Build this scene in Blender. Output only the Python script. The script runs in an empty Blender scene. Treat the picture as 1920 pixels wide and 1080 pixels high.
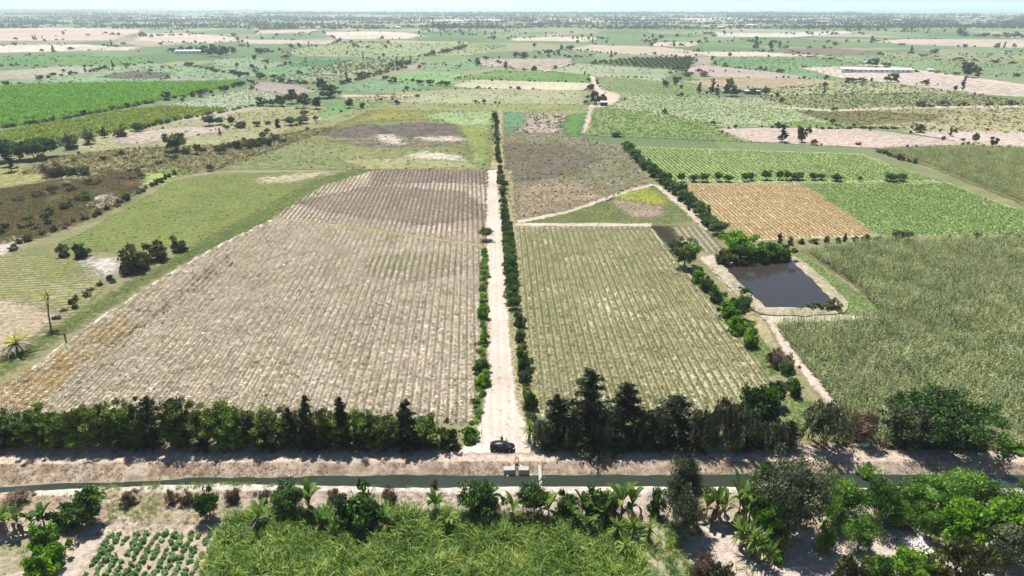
import bpy, bmesh, math, random
import numpy as np

C = bpy.context.scene.collection
SC = bpy.context.scene
RNG = np.random.default_rng(7)
random.seed(7)

# ------------------------------------------------------------------ camera, sky, sun
F, H, PITCH = 1300.0, 74.0, math.radians(22.2)
cd = bpy.data.cameras.new("camera"); cam = bpy.data.objects.new("camera", cd); C.objects.link(cam)
cam.location = (0, 0, H); cam.rotation_euler = (math.pi/2 - PITCH, 0, 0)
cd.sensor_width = 36; cd.lens = F/1920*36; cd.clip_start = 0.5; cd.clip_end = 90000
SC.camera = cam

SUN_EL, SUN_AZ = math.radians(65), math.radians(-22)      # azimuth from +Y, towards -X
wd = bpy.data.worlds.new("World"); SC.world = wd; wd.use_nodes = True
nt = wd.node_tree; nt.nodes.clear()
sky = nt.nodes.new("ShaderNodeTexSky"); sky.sky_type = 'NISHITA'; sky.sun_disc = False
sky.sun_elevation = SUN_EL; sky.sun_rotation = SUN_AZ; sky.altitude = 50
sky.air_density = 1.0; sky.dust_density = 0.25; sky.ozone_density = 2.0
bg = nt.nodes.new("ShaderNodeBackground"); bg.inputs["Strength"].default_value = 0.06
wo = nt.nodes.new("ShaderNodeOutputWorld")
mxs = nt.nodes.new('ShaderNodeMix'); mxs.data_type = 'RGBA'; mxs.blend_type = 'MULTIPLY'; mxs.inputs[0].default_value = 1
nt.links.new(sky.outputs[0], mxs.inputs[6]); mxs.inputs[7].default_value = (.95, 1.0, 1.05, 1)
nt.links.new(mxs.outputs[2], bg.inputs[0]); nt.links.new(bg.outputs[0], wo.inputs[0])
sl = bpy.data.lights.new("sun", 'SUN'); sl.energy = 5.0; sl.angle = math.radians(0.5); sl.color = (1, .955, .89)
so = bpy.data.objects.new("sun", sl); C.objects.link(so)
sdir = (math.sin(SUN_AZ)*math.cos(SUN_EL), math.cos(SUN_AZ)*math.cos(SUN_EL), math.sin(SUN_EL))
from mathutils import Vector, Matrix
so.rotation_euler = Vector(sdir).to_track_quat('Z', 'Y').to_euler(); so.location = (0, 0, 300)
SC.view_settings.view_transform = 'Standard'; SC.view_settings.look = 'None'
SC.view_settings.exposure = 0.78; SC.view_settings.gamma = 1
SC.render.engine = 'CYCLES'; SC.cycles.volume_bounces = 2

# ------------------------------------------------------------------ projection helpers (survey of the site)
cP, sP = math.cos(PITCH), math.sin(PITCH)
def G(px, py, z=0.0):
    u = (px-960)/F; v = (540-py)/F
    dy = cP + v*sP; dz = -sP + v*cP
    t = (z-H)/dz
    return np.array((u*t, dy*t, z))
def depth(x, y, z=0): return y*cP - (z-H)*sP
def height_at(p, py):
    v = (540-py)/F; y = p[1]
    return y*(v*cP - sP)/(cP + v*sP) + H - p[2]
def heading(vp):
    d = np.array(((vp-960)/F, 1/cP)); return d/np.linalg.norm(d)
def WP(poly): return np.array([G(a, b)[:2] for a, b in poly])
def inside(P, poly):
    x, y = P[:, 0], P[:, 1]; r = np.zeros(len(P), bool); n = len(poly)
    for i in range(n):
        x0, y0 = poly[i]; x1, y1 = poly[(i+1) % n]
        c = ((y0 > y) != (y1 > y))
        with np.errstate(divide='ignore', invalid='ignore'):
            r ^= c & (x < (x1-x0)*(y-y0)/(y1-y0+1e-12)+x0)
    return r
def vnoise(x, y, s, seed=0):
    x = np.asarray(x)/s; y = np.asarray(y)/s
    xi = np.floor(x).astype(np.int64); yi = np.floor(y).astype(np.int64); fx = x-xi; fy = y-yi
    fx = fx*fx*(3-2*fx); fy = fy*fy*(3-2*fy)
    def h(a, b):
        n = (a*374761393 + b*668265263 + seed*1442695041) & 0x7fffffff
        n = ((n ^ (n >> 13))*1274126177) & 0x7fffffff
        return ((n ^ (n >> 16)) & 0xffff)/65535.0
    return (h(xi, yi)*(1-fx)+h(xi+1, yi)*fx)*(1-fy)+(h(xi, yi+1)*(1-fx)+h(xi+1, yi+1)*fx)*fy

# canal lines: far and near water edges at z=-1, tops of the banks at z=0
ZW = -1.0
_f = np.array([G(a, b, ZW) for a, b in [(-400, 922), (0, 917), (110, 909), (250, 905), (350, 898), (500, 897), (700, 893), (860, 893), (1000, 891), (1300, 892), (1600, 890), (1920, 893), (2300, 894)]])
_n = np.array([G(a, b, ZW) for a, b in [(-400, 931), (0, 926), (110, 921), (200, 915), (400, 909), (600, 911), (660, 914), (840, 915), (1000, 915), (1300, 914), (1920, 915), (2300, 915)]])
_t = np.array([G(a, b) for a, b in [(-400, 874), (0, 872), (300, 869), (900, 867), (1300, 866), (1920, 868), (2300, 869)]])
def yf(x): return np.interp(x, _f[:, 0], _f[:, 1])
def yn(x): return np.interp(x, _n[:, 0], _n[:, 1])
def yt(x): return np.interp(x, _t[:, 0], _t[:, 1])
def gz(x, y):
    x = np.asarray(x, float); y = np.asarray(y, float)
    wob = (vnoise(x, y*0, 2.3, 3)-.5)*.5
    f, n, t = yf(x)+wob, yn(x)-wob, yt(x)
    near = (y < t+1)
    bump = (vnoise(x, y, 1.7, 1)-.5)*.22+(vnoise(x, y, 5, 2)-.5)*.35+(vnoise(x, y, .8, 5)-.5)*.12
    z = np.zeros_like(x)
    up = np.clip((y-f)/(t-f), 0, 1)
    zfar = -1.15+1.15*up**.9+bump*.45*(up < .99)*np.clip((1-up)*6, 0, 1)
    rim = np.clip((n-y)/1.2, 0, 1)
    znear = -1.15+1.25*rim
    m = 1-np.clip((n-1.2-y)/1.5, 0, 1)
    znear = np.where(rim >= 1, .1*m+bump*(1-m)*np.clip((y-74)/2, 0.4, 1), znear)
    zc = -1.15-np.clip(np.minimum(f-y, y-n), 0, 1.2)*.8
    z = np.where(y >= f, zfar, np.where(y <= n, znear, zc))
    return np.where(near, z, 0.0)
def gz1(x, y): return float(gz(np.array([x]), np.array([y]))[0])
def GG(px, py):
    p = G(px, py)
    for _ in range(4): p = G(px, py, gz1(p[0], p[1]))
    return p

# ------------------------------------------------------------------ colour and materials
def lin(c, k=1.0):
    return tuple(k*((v/255)/12.92 if v/255 <= .04045 else ((v/255+.055)/1.055)**2.4) for v in c)
class NT:
    def __init__(s, name):
        s.m = bpy.data.materials.new(name); s.m.use_nodes = True; s.t = s.m.node_tree; s.t.nodes.clear()
        s.out = s.n("ShaderNodeOutputMaterial")
    def n(s, typ, **kw):
        x = s.t.nodes.new(typ)
        for k, v in kw.items(): setattr(x, k, v)
        return x
    def l(s, a, b): s.t.links.new(a, b)
    def val(s, sock, v):
        if hasattr(v, 'links') or isinstance(v, bpy.types.NodeSocket): s.l(v, sock)
        else: sock.default_value = v
    def math(s, op, a, b=0.0, clamp=False):
        x = s.n("ShaderNodeMath", operation=op, use_clamp=clamp); s.val(x.inputs[0], a); s.val(x.inputs[1], b); return x.outputs[0]
    def noise(s, vec, scale, detail=4, rough=.55, dist=0.0):
        x = s.n("ShaderNodeTexNoise"); s.l(vec, x.inputs["Vector"]); x.inputs["Scale"].default_value = scale
        x.inputs["Detail"].default_value = detail; x.inputs["Roughness"].default_value = rough; x.inputs["Distortion"].default_value = dist
        return x.outputs[0]
    def ramp(s, f, stops, interp='LINEAR'):
        x = s.n("ShaderNodeValToRGB"); x.color_ramp.interpolation = interp; e = x.color_ramp.elements
        while len(e) > 1: e.remove(e[0])
        e[0].position = stops[0][0]; e[0].color = tuple(stops[0][1])[:3]+(1,)
        for p, c in stops[1:]:
            q = e.new(p); q.color = tuple(c)[:3]+(1,)
        s.l(f, x.inputs[0]); return x.outputs[0]
    def mix(s, f, a, b, mode='MIX'):
        x = s.n("ShaderNodeMix", data_type='RGBA', blend_type=mode); s.val(x.inputs[0], f)
        for i, v in ((6, a), (7, b)):
            if isinstance(v, tuple): x.inputs[i].default_value = v[:3]+(1,)
            else: s.l(v, x.inputs[i])
        return x.outputs[2]
    def mapr(s, v, a, b, c=0.0, d=1.0):
        x = s.n("ShaderNodeMapRange"); s.l(v, x.inputs[0])
        for i, q in enumerate((a, b, c, d)): x.inputs[i+1].default_value = q
        return x.outputs[0]
    def bump(s, h, strength, dist):
        x = s.n("ShaderNodeBump"); x.inputs["Strength"].default_value = strength; x.inputs["Distance"].default_value = dist
        s.l(h, x.inputs["Height"]); return x.outputs[0]
    def surf(s, col, rough=.9, spec=.2, normal=None, metal=0.0):
        b = s.n("ShaderNodeBsdfPrincipled"); s.val(b.inputs["Base Color"], col if not isinstance(col, tuple) else col[:3]+(1,))
        s.val(b.inputs["Roughness"], rough); b.inputs["Specular IOR Level"].default_value = spec; b.inputs["Metallic"].default_value = metal
        if normal is not None: s.l(normal, b.inputs["Normal"])
        s.l(b.outputs[0], s.out.inputs[0]); return b
    def pos(s): return s.n("ShaderNodeNewGeometry").outputs["Position"]

def plain(name, c, rough=.8, spec=.3, var=.12, scale=4.0, metal=0.0):
    t = NT(name); n = t.noise(t.pos(), scale, 5)
    t.surf(t.mix(n, tuple(v*(1-var) for v in lin(c)), tuple(min(1, v*(1+var)) for v in lin(c))), rough, spec, metal=metal); return t.m

K = .62
def field(name, a, b, c, rows=None, patch=30.0, fine=1.2, rowcol=None, rowamt=.6, bump=.3, k=K, patchamt=1.0, soft=0, vivid=False, con=1.0):
    """soil/crop sheet: two patch colours, a fleck colour, optional planted rows (vanishing x, spacing)"""
    t = NT(name); p = t.pos()
    n1 = t.noise(p, 1/patch, 5, .6, .6); n2 = t.noise(p, 1/fine, 6, .7); n3 = t.noise(p, 1/(patch*.22), 4, .6)
    def mute(q):
        r, g_, b_ = q; L = .3*r+.59*g_+.11*b_; s = .85 if vivid else .8 if g_ > max(r, b_)+12 else .93
        return tuple(L+(v-L)*s for v in q)
    A, B, Cc = lin(mute(a), k), lin(mute(b), k), lin(mute(c), k)
    n4 = t.noise(p, 1/(patch*.09), 5, .65); n5 = t.noise(p, 1/(patch*2.2), 3, .6)
    col = t.mix(t.mapr(n1, .5-.14/patchamt, .5+.14/patchamt), A, B)
    col = t.mix(t.mapr(n3, .5, .72, 0, .55), col, Cc)
    h = n2
    if rows:
        d = heading(rows[0]); dot = t.n("ShaderNodeVectorMath", operation='DOT_PRODUCT'); t.l(p, dot.inputs[0])
        dot.inputs[1].default_value = (d[1], -d[0], 0)
        wob = t.math('MULTIPLY', t.math('SUBTRACT', t.noise(p, .12, 3), .5), .12*rows[1])
        ph = t.math('MULTIPLY', t.math('ADD', dot.outputs["Value"], wob), 2*math.pi/rows[1])
        w = t.math('ADD', t.math('MULTIPLY', t.math('SINE', ph), .5), .5)
        gap = t.mapr(n4, .26, .5)
        m = t.math('MULTIPLY', t.math('MULTIPLY', w, gap), rowamt*1.7, True)
        col = t.mix(m, col, lin(rowcol, k)); h = t.math('ADD', t.math('MULTIPLY', w, .8), n2)
    col = t.mix(t.mapr(n4, .55, .74, 0, .5), col, tuple(v*.62 for v in Cc))
    fl = t.mix(t.mapr(n2, .34, .66), tuple(1-(1-v)*con for v in (.52, .53, .5)), tuple(1+(v-1)*con for v in (1.42, 1.4, 1.38)))
    col = t.mix(1.0, col, fl, 'MULTIPLY')
    n6 = t.noise(p, 1/(fine*3.2), 5, .7); col = t.mix(t.mapr(n6, .56, .66, 0, .6), col, tuple(v*f for v, f in zip(Cc, (.5, .58, .42))))
    col = t.mix(1.0, col, t.mix(t.mapr(n5, .3, .7), (.84, .86, .84), (1.14, 1.12, 1.14)), 'MULTIPLY')
    b_ = t.surf(col, .95, .1, t.bump(h, bump, .5))
    if soft:
        at = t.n("ShaderNodeAttribute", attribute_name="edge")
        e = t.math('ADD', t.math('MULTIPLY', at.outputs["Fac"], 1.0), t.math('ADD', t.math('MULTIPLY', t.math('SUBTRACT', n3, .5), 4.5), t.math('MULTIPLY', t.math('SUBTRACT', n2, .5), 2.2)))
        al = t.mapr(e, -.75, .45); tr = t.n("ShaderNodeBsdfTransparent"); mx = t.n("ShaderNodeMixShader"); t.l(al, mx.inputs[0]); t.l(tr.outputs[0], mx.inputs[1]); t.l(b_.outputs[0], mx.inputs[2]); t.l(mx.outputs[0], t.out.inputs[0])
    return t.m

def leaf(name, a, b, c, trans=.3, k=1.0, rough=.55, drift=.16, damt=.7):
    t = NT(name)
    at = t.n("ShaderNodeAttribute", attribute_name="rnd"); oi = t.n("ShaderNodeObjectInfo")
    f = t.math('ADD', t.math('MULTIPLY', at.outputs["Fac"], .72), t.math('MULTIPLY', oi.outputs["Random"], .28))
    f = t.math('ADD', f, t.math('MULTIPLY', t.math('SUBTRACT', t.noise(t.pos(), drift, 4, .65), .5), damt))
    col = t.ramp(f, [(.08, lin(a, k)), (.5, lin(b, k)), (.95, lin(c, k))])
    b_ = t.surf(col, rough, .25)
    tr = t.n("ShaderNodeBsdfTranslucent"); t.l(t.mix(1.0, col, (1.15, 1.2, .7), 'MULTIPLY'), tr.inputs[0])
    mx = t.n("ShaderNodeMixShader"); mx.inputs[0].default_value = trans
    t.l(b_.outputs[0], mx.inputs[1]); t.l(tr.outputs[0], mx.inputs[2]); t.l(mx.outputs[0], t.out.inputs[0]); return t.m

M = {}
M['bark'] = plain('bark', (105, 92, 78), .9, .1, .3, 6)
M['palebark'] = plain('pale_bark', (150, 138, 120), .9, .1, .3, 6)
M['wb'] = leaf('windbreak_leaves', (40, 56, 20), (92, 118, 40), (152, 172, 74), .18)
M['wbolive'] = leaf('windbreak_olive_leaves', (34, 46, 18), (84, 100, 38), (146, 158, 76), .18)
M['weepleaf'] = leaf('drooping_needles', (26, 36, 22), (72, 82, 54), (156, 162, 120), .15)
M['drygrass'] = leaf('dry_grass', (130, 100, 52), (186, 156, 92), (222, 200, 140), .2)
M['dark'] = leaf('dark_needles', (20, 28, 18), (46, 58, 32), (104, 114, 66), .15, drift=.5, damt=.9)
M['deep'] = leaf('deep_green_leaves', (28, 48, 20), (58, 90, 36), (112, 140, 62), .22)
M['mid'] = leaf('green_leaves', (34, 58, 20), (66, 100, 34), (120, 148, 58), .28)
M['bright'] = leaf('bright_leaves', (62, 100, 22), (98, 142, 32), (150, 184, 60), .4)
M['olive'] = leaf('olive_leaves', (42, 48, 24), (80, 84, 44), (134, 134, 80), .22)
M['grey'] = leaf('grey_green_leaves', (44, 54, 36), (84, 94, 66), (140, 146, 106), .22)
M['dry'] = leaf('dry_twigs', (74, 58, 48), (112, 92, 78), (150, 130, 112), .15)
M['feather'] = leaf('feathery_leaves', (42, 74, 24), (88, 130, 42), (152, 182, 84), .28)
M['banana'] = leaf('banana_leaf', (34, 62, 22), (72, 104, 40), (144, 162, 84), .3, rough=.4)
M['palmleaf'] = leaf('palm_frond', (88, 92, 40), (148, 148, 62), (190, 186, 96), .3)
M['deadfrond'] = leaf('dead_frond', (84, 84, 80), (130, 128, 122), (170, 166, 158), .15)
M['straw'] = leaf('straw', (110, 100, 82), (206, 191, 172), (252, 244, 234), .15, damt=.75)
M['strawgreen'] = leaf('straw_and_weeds', (92, 98, 58), (180, 170, 134), (232, 222, 190), .2, damt=1.0)
M['tanstraw'] = leaf('tan_straw', (140, 118, 84), (200, 176, 136), (230, 212, 178), .2)
M['maize'] = leaf('maize_leaf', (52, 66, 34), (116, 134, 78), (216, 216, 164), .25, damt=1.1)
M['cane'] = leaf('cane_blade', (38, 70, 20), (92, 130, 42), (192, 194, 104), .28, damt=.9)
M['crop'] = leaf('crop_leaf', (66, 98, 42), (108, 140, 66), (168, 184, 116), .3)
M['vegleaf'] = leaf('vegetable_leaf', (84, 124, 70), (130, 168, 108), (186, 208, 160), .35)
M['weed'] = leaf('weed_blade', (70, 104, 34), (110, 138, 54), (160, 172, 90), .35)
M['brightcane'] = leaf('bright_cane_blade', (62, 106, 20), (102, 152, 32), (160, 194, 66), .36)
M['yellowcane'] = leaf('yellow_cane_blade', (78, 98, 24), (122, 140, 42), (176, 178, 76), .34)
M['scrub'] = leaf('scrub_blade', (84, 72, 46), (116, 104, 64), (150, 142, 92), .25)
M['soilweed'] = leaf('dry_weed', (110, 92, 74), (160, 140, 116), (200, 182, 156), .2)
M['fartree'] = leaf('far_leaves', (28, 42, 28), (46, 62, 40), (72, 88, 54), .2)
M['concrete'] = plain('concrete', (160, 155, 146), .9, .2, .18, 3)
M['white'] = plain('white_paint', (235, 235, 230), .6, .3, .05, 2)
M['steel'] = plain('rusty_steel', (70, 62, 58), .7, .4, .3, 8)

# ------------------------------------------------------------------ mesh helpers
def put(name, me, parent=None, loc=(0, 0, 0), rz=0.0, sc=(1, 1, 1)):
    o = bpy.data.objects.new(name, me); C.objects.link(o)
    if parent: o.parent = parent
    o.location = loc; o.rotation_euler = (0, 0, rz); o.scale = sc; return o
def tag(o, label=None, cat=None, group=None, kind=None):
    if label: o['label'] = label
    if cat: o['category'] = cat
    if group: o['group'] = group
    if kind: o['kind'] = kind
    return o
class Geo:
    def __init__(s): s.q = []; s.r = []; s.m = []
    def add(s, q, rnd=None, mat=0):
        q = np.asarray(q, float); n = len(q)
        s.q.append(q); s.r.append(np.full(n, .5) if rnd is None else np.broadcast_to(rnd, n).astype(float)); s.m.append(np.full(n, mat))
    def tube(s, P, R, mat=0, n=6):
        P = np.asarray(P, float); rings = []
        for i, p in enumerate(P):
            d = P[min(i+1, len(P)-1)]-P[max(i-1, 0)]; d = d/np.linalg.norm(d)
            a = np.cross(d, (0.31, .95, .1)); a /= np.linalg.norm(a); b = np.cross(d, a)
            th = np.arange(n)*2*math.pi/n
            rings.append(p+R[i]*(np.cos(th)[:, None]*a+np.sin(th)[:, None]*b))
        q = []
        for i in range(len(P)-1):
            for k in range(n): q.append((rings[i][k], rings[i][(k+1) % n], rings[i+1][(k+1) % n], rings[i+1][k]))
        s.add(q, .5, mat)
    def arrays(s): return np.concatenate(s.q), np.concatenate(s.r), np.concatenate(s.m)
    def build(s, name, mats):
        q, r, m = s.arrays(); n = len(q); me = bpy.data.meshes.new(name)
        me.vertices.add(n*4); me.vertices.foreach_set('co', q.reshape(-1)); me.loops.add(n*4)
        me.loops.foreach_set('vertex_index', np.arange(n*4, dtype=np.int32)); me.polygons.add(n)
        me.polygons.foreach_set('loop_start', np.arange(0, n*4, 4, dtype=np.int32))
        me.polygons.foreach_set('material_index', m.astype(np.int32))
        a = me.attributes.new('rnd', 'FLOAT', 'FACE'); a.data.foreach_set('value', r.astype(np.float32))
        for x in mats: me.materials.append(x)
        me.update(calc_edges=True); return me
def nrm(v): return v/(np.linalg.norm(v, axis=-1, keepdims=True)+1e-9)
def leafq(rng, P, L, W, bias=(0, 0, 0), jit=1.0):
    n = len(P); d = nrm(rng.normal(size=(n, 3))*jit+np.asarray(bias)); p = nrm(np.cross(d, rng.normal(size=(n, 3))))
    s = (.7+.6*rng.random(n))[:, None]
    d = d*L*s; p = p*W*s
    return np.stack((P-d, P+p, P+d, P-p), 1)
def bm_mesh(name, fn, mat, smooth=False, bevel=0):
    bm = bmesh.new(); fn(bm)
    if bevel: bmesh.ops.bevel(bm, geom=list(bm.edges), offset=bevel, segments=2, affect='EDGES', profile=.6)
    bmesh.ops.recalc_face_normals(bm, faces=bm.faces)
    me = bpy.data.meshes.new(name); bm.to_mesh(me); bm.free()
    if smooth:
        for p in me.polygons: p.use_smooth = True
    for x in (mat if isinstance(mat, (list, tuple)) else [mat]): me.materials.append(x)
    return me
def box(bm, c, s, rz=0.0, taper=1.0):
    R = Matrix.Rotation(rz, 3, 'Z'); vs = []
    for z in (-.5, .5):
        k = taper if z > 0 else 1
        for x, y in ((-.5, -.5), (.5, -.5), (.5, .5), (-.5, .5)):
            vs.append(bm.verts.new(Vector(c)+R @ Vector((x*s[0]*k, y*s[1]*k, z*s[2]))))
    for f in ((3, 2, 1, 0), (4, 5, 6, 7), (0, 1, 5, 4), (1, 2, 6, 5), (2, 3, 7, 6), (3, 0, 4, 7)): bm.faces.new([vs[i] for i in f])
    return vs
def rod(bm, a, b, r, n=8, r2=None):
    a, b = Vector(a), Vector(b); d = (b-a).normalized(); u = d.orthogonal().normalized(); v = d.cross(u); r2 = r if r2 is None else r2
    A = [bm.verts.new(a+r*(math.cos(t)*u+math.sin(t)*v)) for t in [2*math.pi*i/n for i in range(n)]]
    B = [bm.verts.new(b+r2*(math.cos(t)*u+math.sin(t)*v)) for t in [2*math.pi*i/n for i in range(n)]]
    for i in range(n): bm.faces.new((A[i], A[(i+1) % n], B[(i+1) % n], B[i]))
    bm.faces.new(A[::-1]); bm.faces.new(B)
# ------------------------------------------------------------------ the setting: ground, canal, fields, tracks, water
def grid_ground():
    xs = np.concatenate([[-30000, -12000, -5000, -2500, -1200, -600, -300, -180, -130], np.arange(-105, 108.1, .5), [130, 180, 300, 600, 1200, 2500, 5000, 12000, 30000]])
    ys = np.concatenate([[40, 52, 60, 65], np.arange(68, 106.01, .4), [107, 110, 116, 130, 160, 220, 320, 500, 800, 1300, 2100, 3400, 6000]])
    X, Y = np.meshgrid(xs, ys); x, y = X.ravel(), Y.ravel(); z = gz(x, y)
    P = np.stack((x, y), 1); nz = len(x)
    col = np.tile(np.array((204, 190, 177.)), (nz, 1))
    def paint(mask, c, w=1.0):
        w = (np.asarray(w)*mask)[:, None] if not np.isscalar(w) else (w*mask.astype(float))[:, None]
        col[:] = col*(1-w)+np.array(c, float)*w
    f, n, t = yf(x), yn(x), yt(x)
    nA, nB, nC = vnoise(x, y, 2.2, 11), vnoise(x, y, 6, 12), vnoise(x, y, .9, 13)
    paint(y > t, (220, 201, 183)); paint(y > t+2.0, (188, 168, 148), np.clip((y-t-2)/2.5, 0, 1)*(.4+.6*nB))
    bank = (y > f) & (y <= t+.2)
    paint(bank, (198, 180, 162)); paint(bank, (158, 138, 118), np.clip(nA*1.7-.55, 0, 1)); paint(bank, (214, 196, 172), np.clip(nC*2-1.1, 0, 1))
    paint(bank & (y < f+.8), (190, 180, 158), .75)
    paint((y < n-.6) & (y > n-2.6), (226, 216, 203))
    lev = (y < n-2.6) & (y > 84)
    paint(lev, (178, 160, 148), np.clip(nA*1.8-.55, 0, 1)); paint(lev, (150, 140, 98), np.clip(nB*2.2-1.3, 0, 1))
    for poly, c, k in [([(170, 920), (450, 925), (440, 985), (260, 985)], (168, 158, 118), .6), ([(0, 925), (120, 930), (100, 960), (0, 955)], (176, 150, 110), .6),
                       ([(0, 1015), (90, 1010), (95, 1060), (0, 1080)], (140, 138, 92), .6), ([(0, 985), (420, 985), (420, 1003), (0, 1005)], (212, 198, 178), .8),
                       ([(120, 1000), (190, 1005), (140, 1100), (100, 1100)], (212, 196, 182), .9),
                       ([(200, 1000), (420, 1000), (390, 1110), (125, 1110)], (196, 178, 156), .9),
                       ([(430, 960), (640, 950), (1180, 975), (1300, 1110), (370, 1110)], (122, 122, 70), .9),
                       ([(1160, 985), (1310, 980), (1290, 1110), (1180, 1110)], (200, 192, 172), .8),
                       ([(1310, 985), (1500, 1000), (1640, 1000), (1780, 985), (1750, 1060), (1560, 1070), (1480, 1110), (1330, 1110)], (222, 204, 190), .9),
                       ([(1690, 1000), (1745, 1000), (1750, 1050), (1700, 1045)], (236, 228, 222), .95),
                       ([(1540, 900), (1620, 905), (1610, 940), (1550, 935)], (228, 212, 196), .9)]:
        W = WP(poly); paint(inside(P, W) & (y < n-1), c, k*(.7+.3*nA))
    nq = (len(ys)-1)*(len(xs)-1); idx = np.arange(nz).reshape(len(ys), len(xs))
    fv = np.stack((idx[:-1, :-1], idx[:-1, 1:], idx[1:, 1:], idx[1:, :-1]), -1).reshape(-1, 4)
    me = bpy.data.meshes.new('ground'); me.vertices.add(nz); me.vertices.foreach_set('co', np.stack((x, y, z), 1).ravel())
    me.loops.add(nq*4); me.loops.foreach_set('vertex_index', fv.ravel().astype(np.int32)); me.polygons.add(nq)
    me.polygons.foreach_set('loop_start', np.arange(0, nq*4, 4, dtype=np.int32))
    me.polygons.foreach_set('use_smooth', np.ones(nq, bool))
    lc = np.where(col/255 <= .04045, col/255/12.92, ((col/255+.055)/1.055)**2.4)
    a = me.attributes.new('tint', 'FLOAT_COLOR', 'POINT'); a.data.foreach_set('color', np.concatenate((lc, np.ones((nz, 1))), 1).ravel().astype(np.float32))
    a = me.attributes.new('near', 'FLOAT', 'POINT'); a.data.foreach_set('value', np.clip((107-y)/1.5, 0, 1).astype(np.float32))
    me.update(calc_edges=True); return me

def patchwork(t, p):
    """the farmed plain: a quilt of plots, each with its own crop"""
    mp = t.n("ShaderNodeMapping"); t.l(p, mp.inputs[0]); mp.inputs["Rotation"].default_value = (0, 0, .22); mp.inputs["Scale"].default_value = (1/170, 1/230, 0)
    nz = t.n("ShaderNodeTexNoise"); nz.inputs["Scale"].default_value = .004; nz.inputs["Detail"].default_value = 3; t.l(p, nz.inputs["Vector"])
    ad = t.n("ShaderNodeVectorMath", operation='MULTIPLY_ADD'); t.l(nz.outputs["Color"], ad.inputs[0]); ad.inputs[1].default_value = (.9, .9, 0); t.l(mp.outputs[0], ad.inputs[2])
    v = t.n("ShaderNodeTexVoronoi", distance='CHEBYCHEV'); t.l(ad.outputs[0], v.inputs["Vector"]); v.inputs["Scale"].default_value = 1; v.inputs["Randomness"].default_value = .85
    sp = t.n("ShaderNodeSeparateColor"); t.l(v.outputs["Color"], sp.inputs[0])
    col = t.ramp(sp.outputs[0], [(0, lin((128, 150, 104), K*.84)), (.16, lin((160, 164, 128), K*.84)), (.28, lin((112, 138, 92), K*.84)), (.42, lin((138, 160, 112), K*.84)), (.54, lin((168, 166, 132), K*.84)),
                                 (.62, lin((122, 144, 106), K*.84)), (.74, lin((150, 158, 116), K*.84)), (.84, lin((190, 178, 156), K*.84)), (.92, lin((118, 146, 96), K*.84))], 'CONSTANT')
    n1 = t.noise(p, .02, 6, .65); n2 = t.noise(p, .5, 5, .7)
    col = t.mix(t.mapr(n1, .52, .75, 0, .6), col, lin((112, 122, 82), K*.84))
    col = t.mix(1.0, col, t.mix(t.mapr(n2, .34, .66), (.58, .6, .56), (1.36, 1.34, 1.34)), 'MULTIPLY')
    return col, n2

t = NT('ground_soil'); p = t.pos()
pw, _n2 = patchwork(t, p)
s1 = t.noise(p, .06, 5, .6); s2 = t.noise(p, .9, 6, .7); s3 = t.noise(p, 4.0, 5, .7)
scr = t.mix(t.mapr(s1, .4, .6), lin((132, 134, 90), K), lin((158, 150, 116), K)); scr = t.mix(t.mapr(s2, .45, .7), scr, lin((104, 110, 64), K))
sx = t.n("ShaderNodeSeparateXYZ"); t.l(p, sx.inputs[0])
farcol = t.mix(t.mapr(sx.outputs[1], 300, 420), scr, pw)
at = t.n("ShaderNodeAttribute", attribute_name="tint"); an = t.n("ShaderNodeAttribute", attribute_name="near")
near = t.mix(1.0, at.outputs["Color"], t.mix(t.mapr(s2, .34, .66), (.36, .35, .34), (.72, .72, .71)), 'MULTIPLY')
near = t.mix(1.0, near, t.mix(t.mapr(s3, .35, .65), (.76, .75, .74), (1.2, 1.2, 1.2)), 'MULTIPLY')
col = t.mix(an.outputs["Fac"], farcol, near)
t.surf(col, .95, .1, t.bump(t.math('ADD', t.math('MULTIPLY', s2, .7), t.math('MULTIPLY', s3, .3)), .5, .35))
g = put('ground', grid_ground(), None); g.data.materials.append(t.m); tag(g, 'flat farmland soil with sandy canal banks', 'ground', kind='structure')

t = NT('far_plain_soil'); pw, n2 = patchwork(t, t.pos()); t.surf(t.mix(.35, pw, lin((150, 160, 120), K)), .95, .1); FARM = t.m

def ring(poly, step=None, jit=.22):
    """world outline with uneven edges"""
    out = []; W = WP(poly); n = len(W)
    for i in range(n):
        a, b = W[i], W[(i+1) % n]; L = np.linalg.norm(b-a); d = np.linalg.norm((a+b)/2)
        st = step or max(1.2, d/130); k = max(1, min(60, int(L/st))); nn = np.array((b[1]-a[1], a[0]-b[0]))/(L+1e-9)
        for j in range(k):
            f = j/k; q = a+(b-a)*f
            if j: q = q+nn*(RNG.random()-.5)*2*jit*st
            out.append(q)
    return np.array(out)
_boxes = []
def layer_of(poly):
    a = np.array(poly, float); lo, hi = a.min(0), a.max(0); L = 1
    a2 = np.vstack([p+(q-p)*np.linspace(0, 1, 12)[:, None] for p, q in zip(a, np.roll(a, -1, 0))])
    for l2, h2, k, p2, q2 in _boxes:
        if np.all(lo < h2-1) and np.all(l2 < hi-1) and (inside(a2, p2).any() or inside(q2, a).any()): L = max(L, k+1)
    _boxes.append((lo, hi, L, a, a2)); return L
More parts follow.
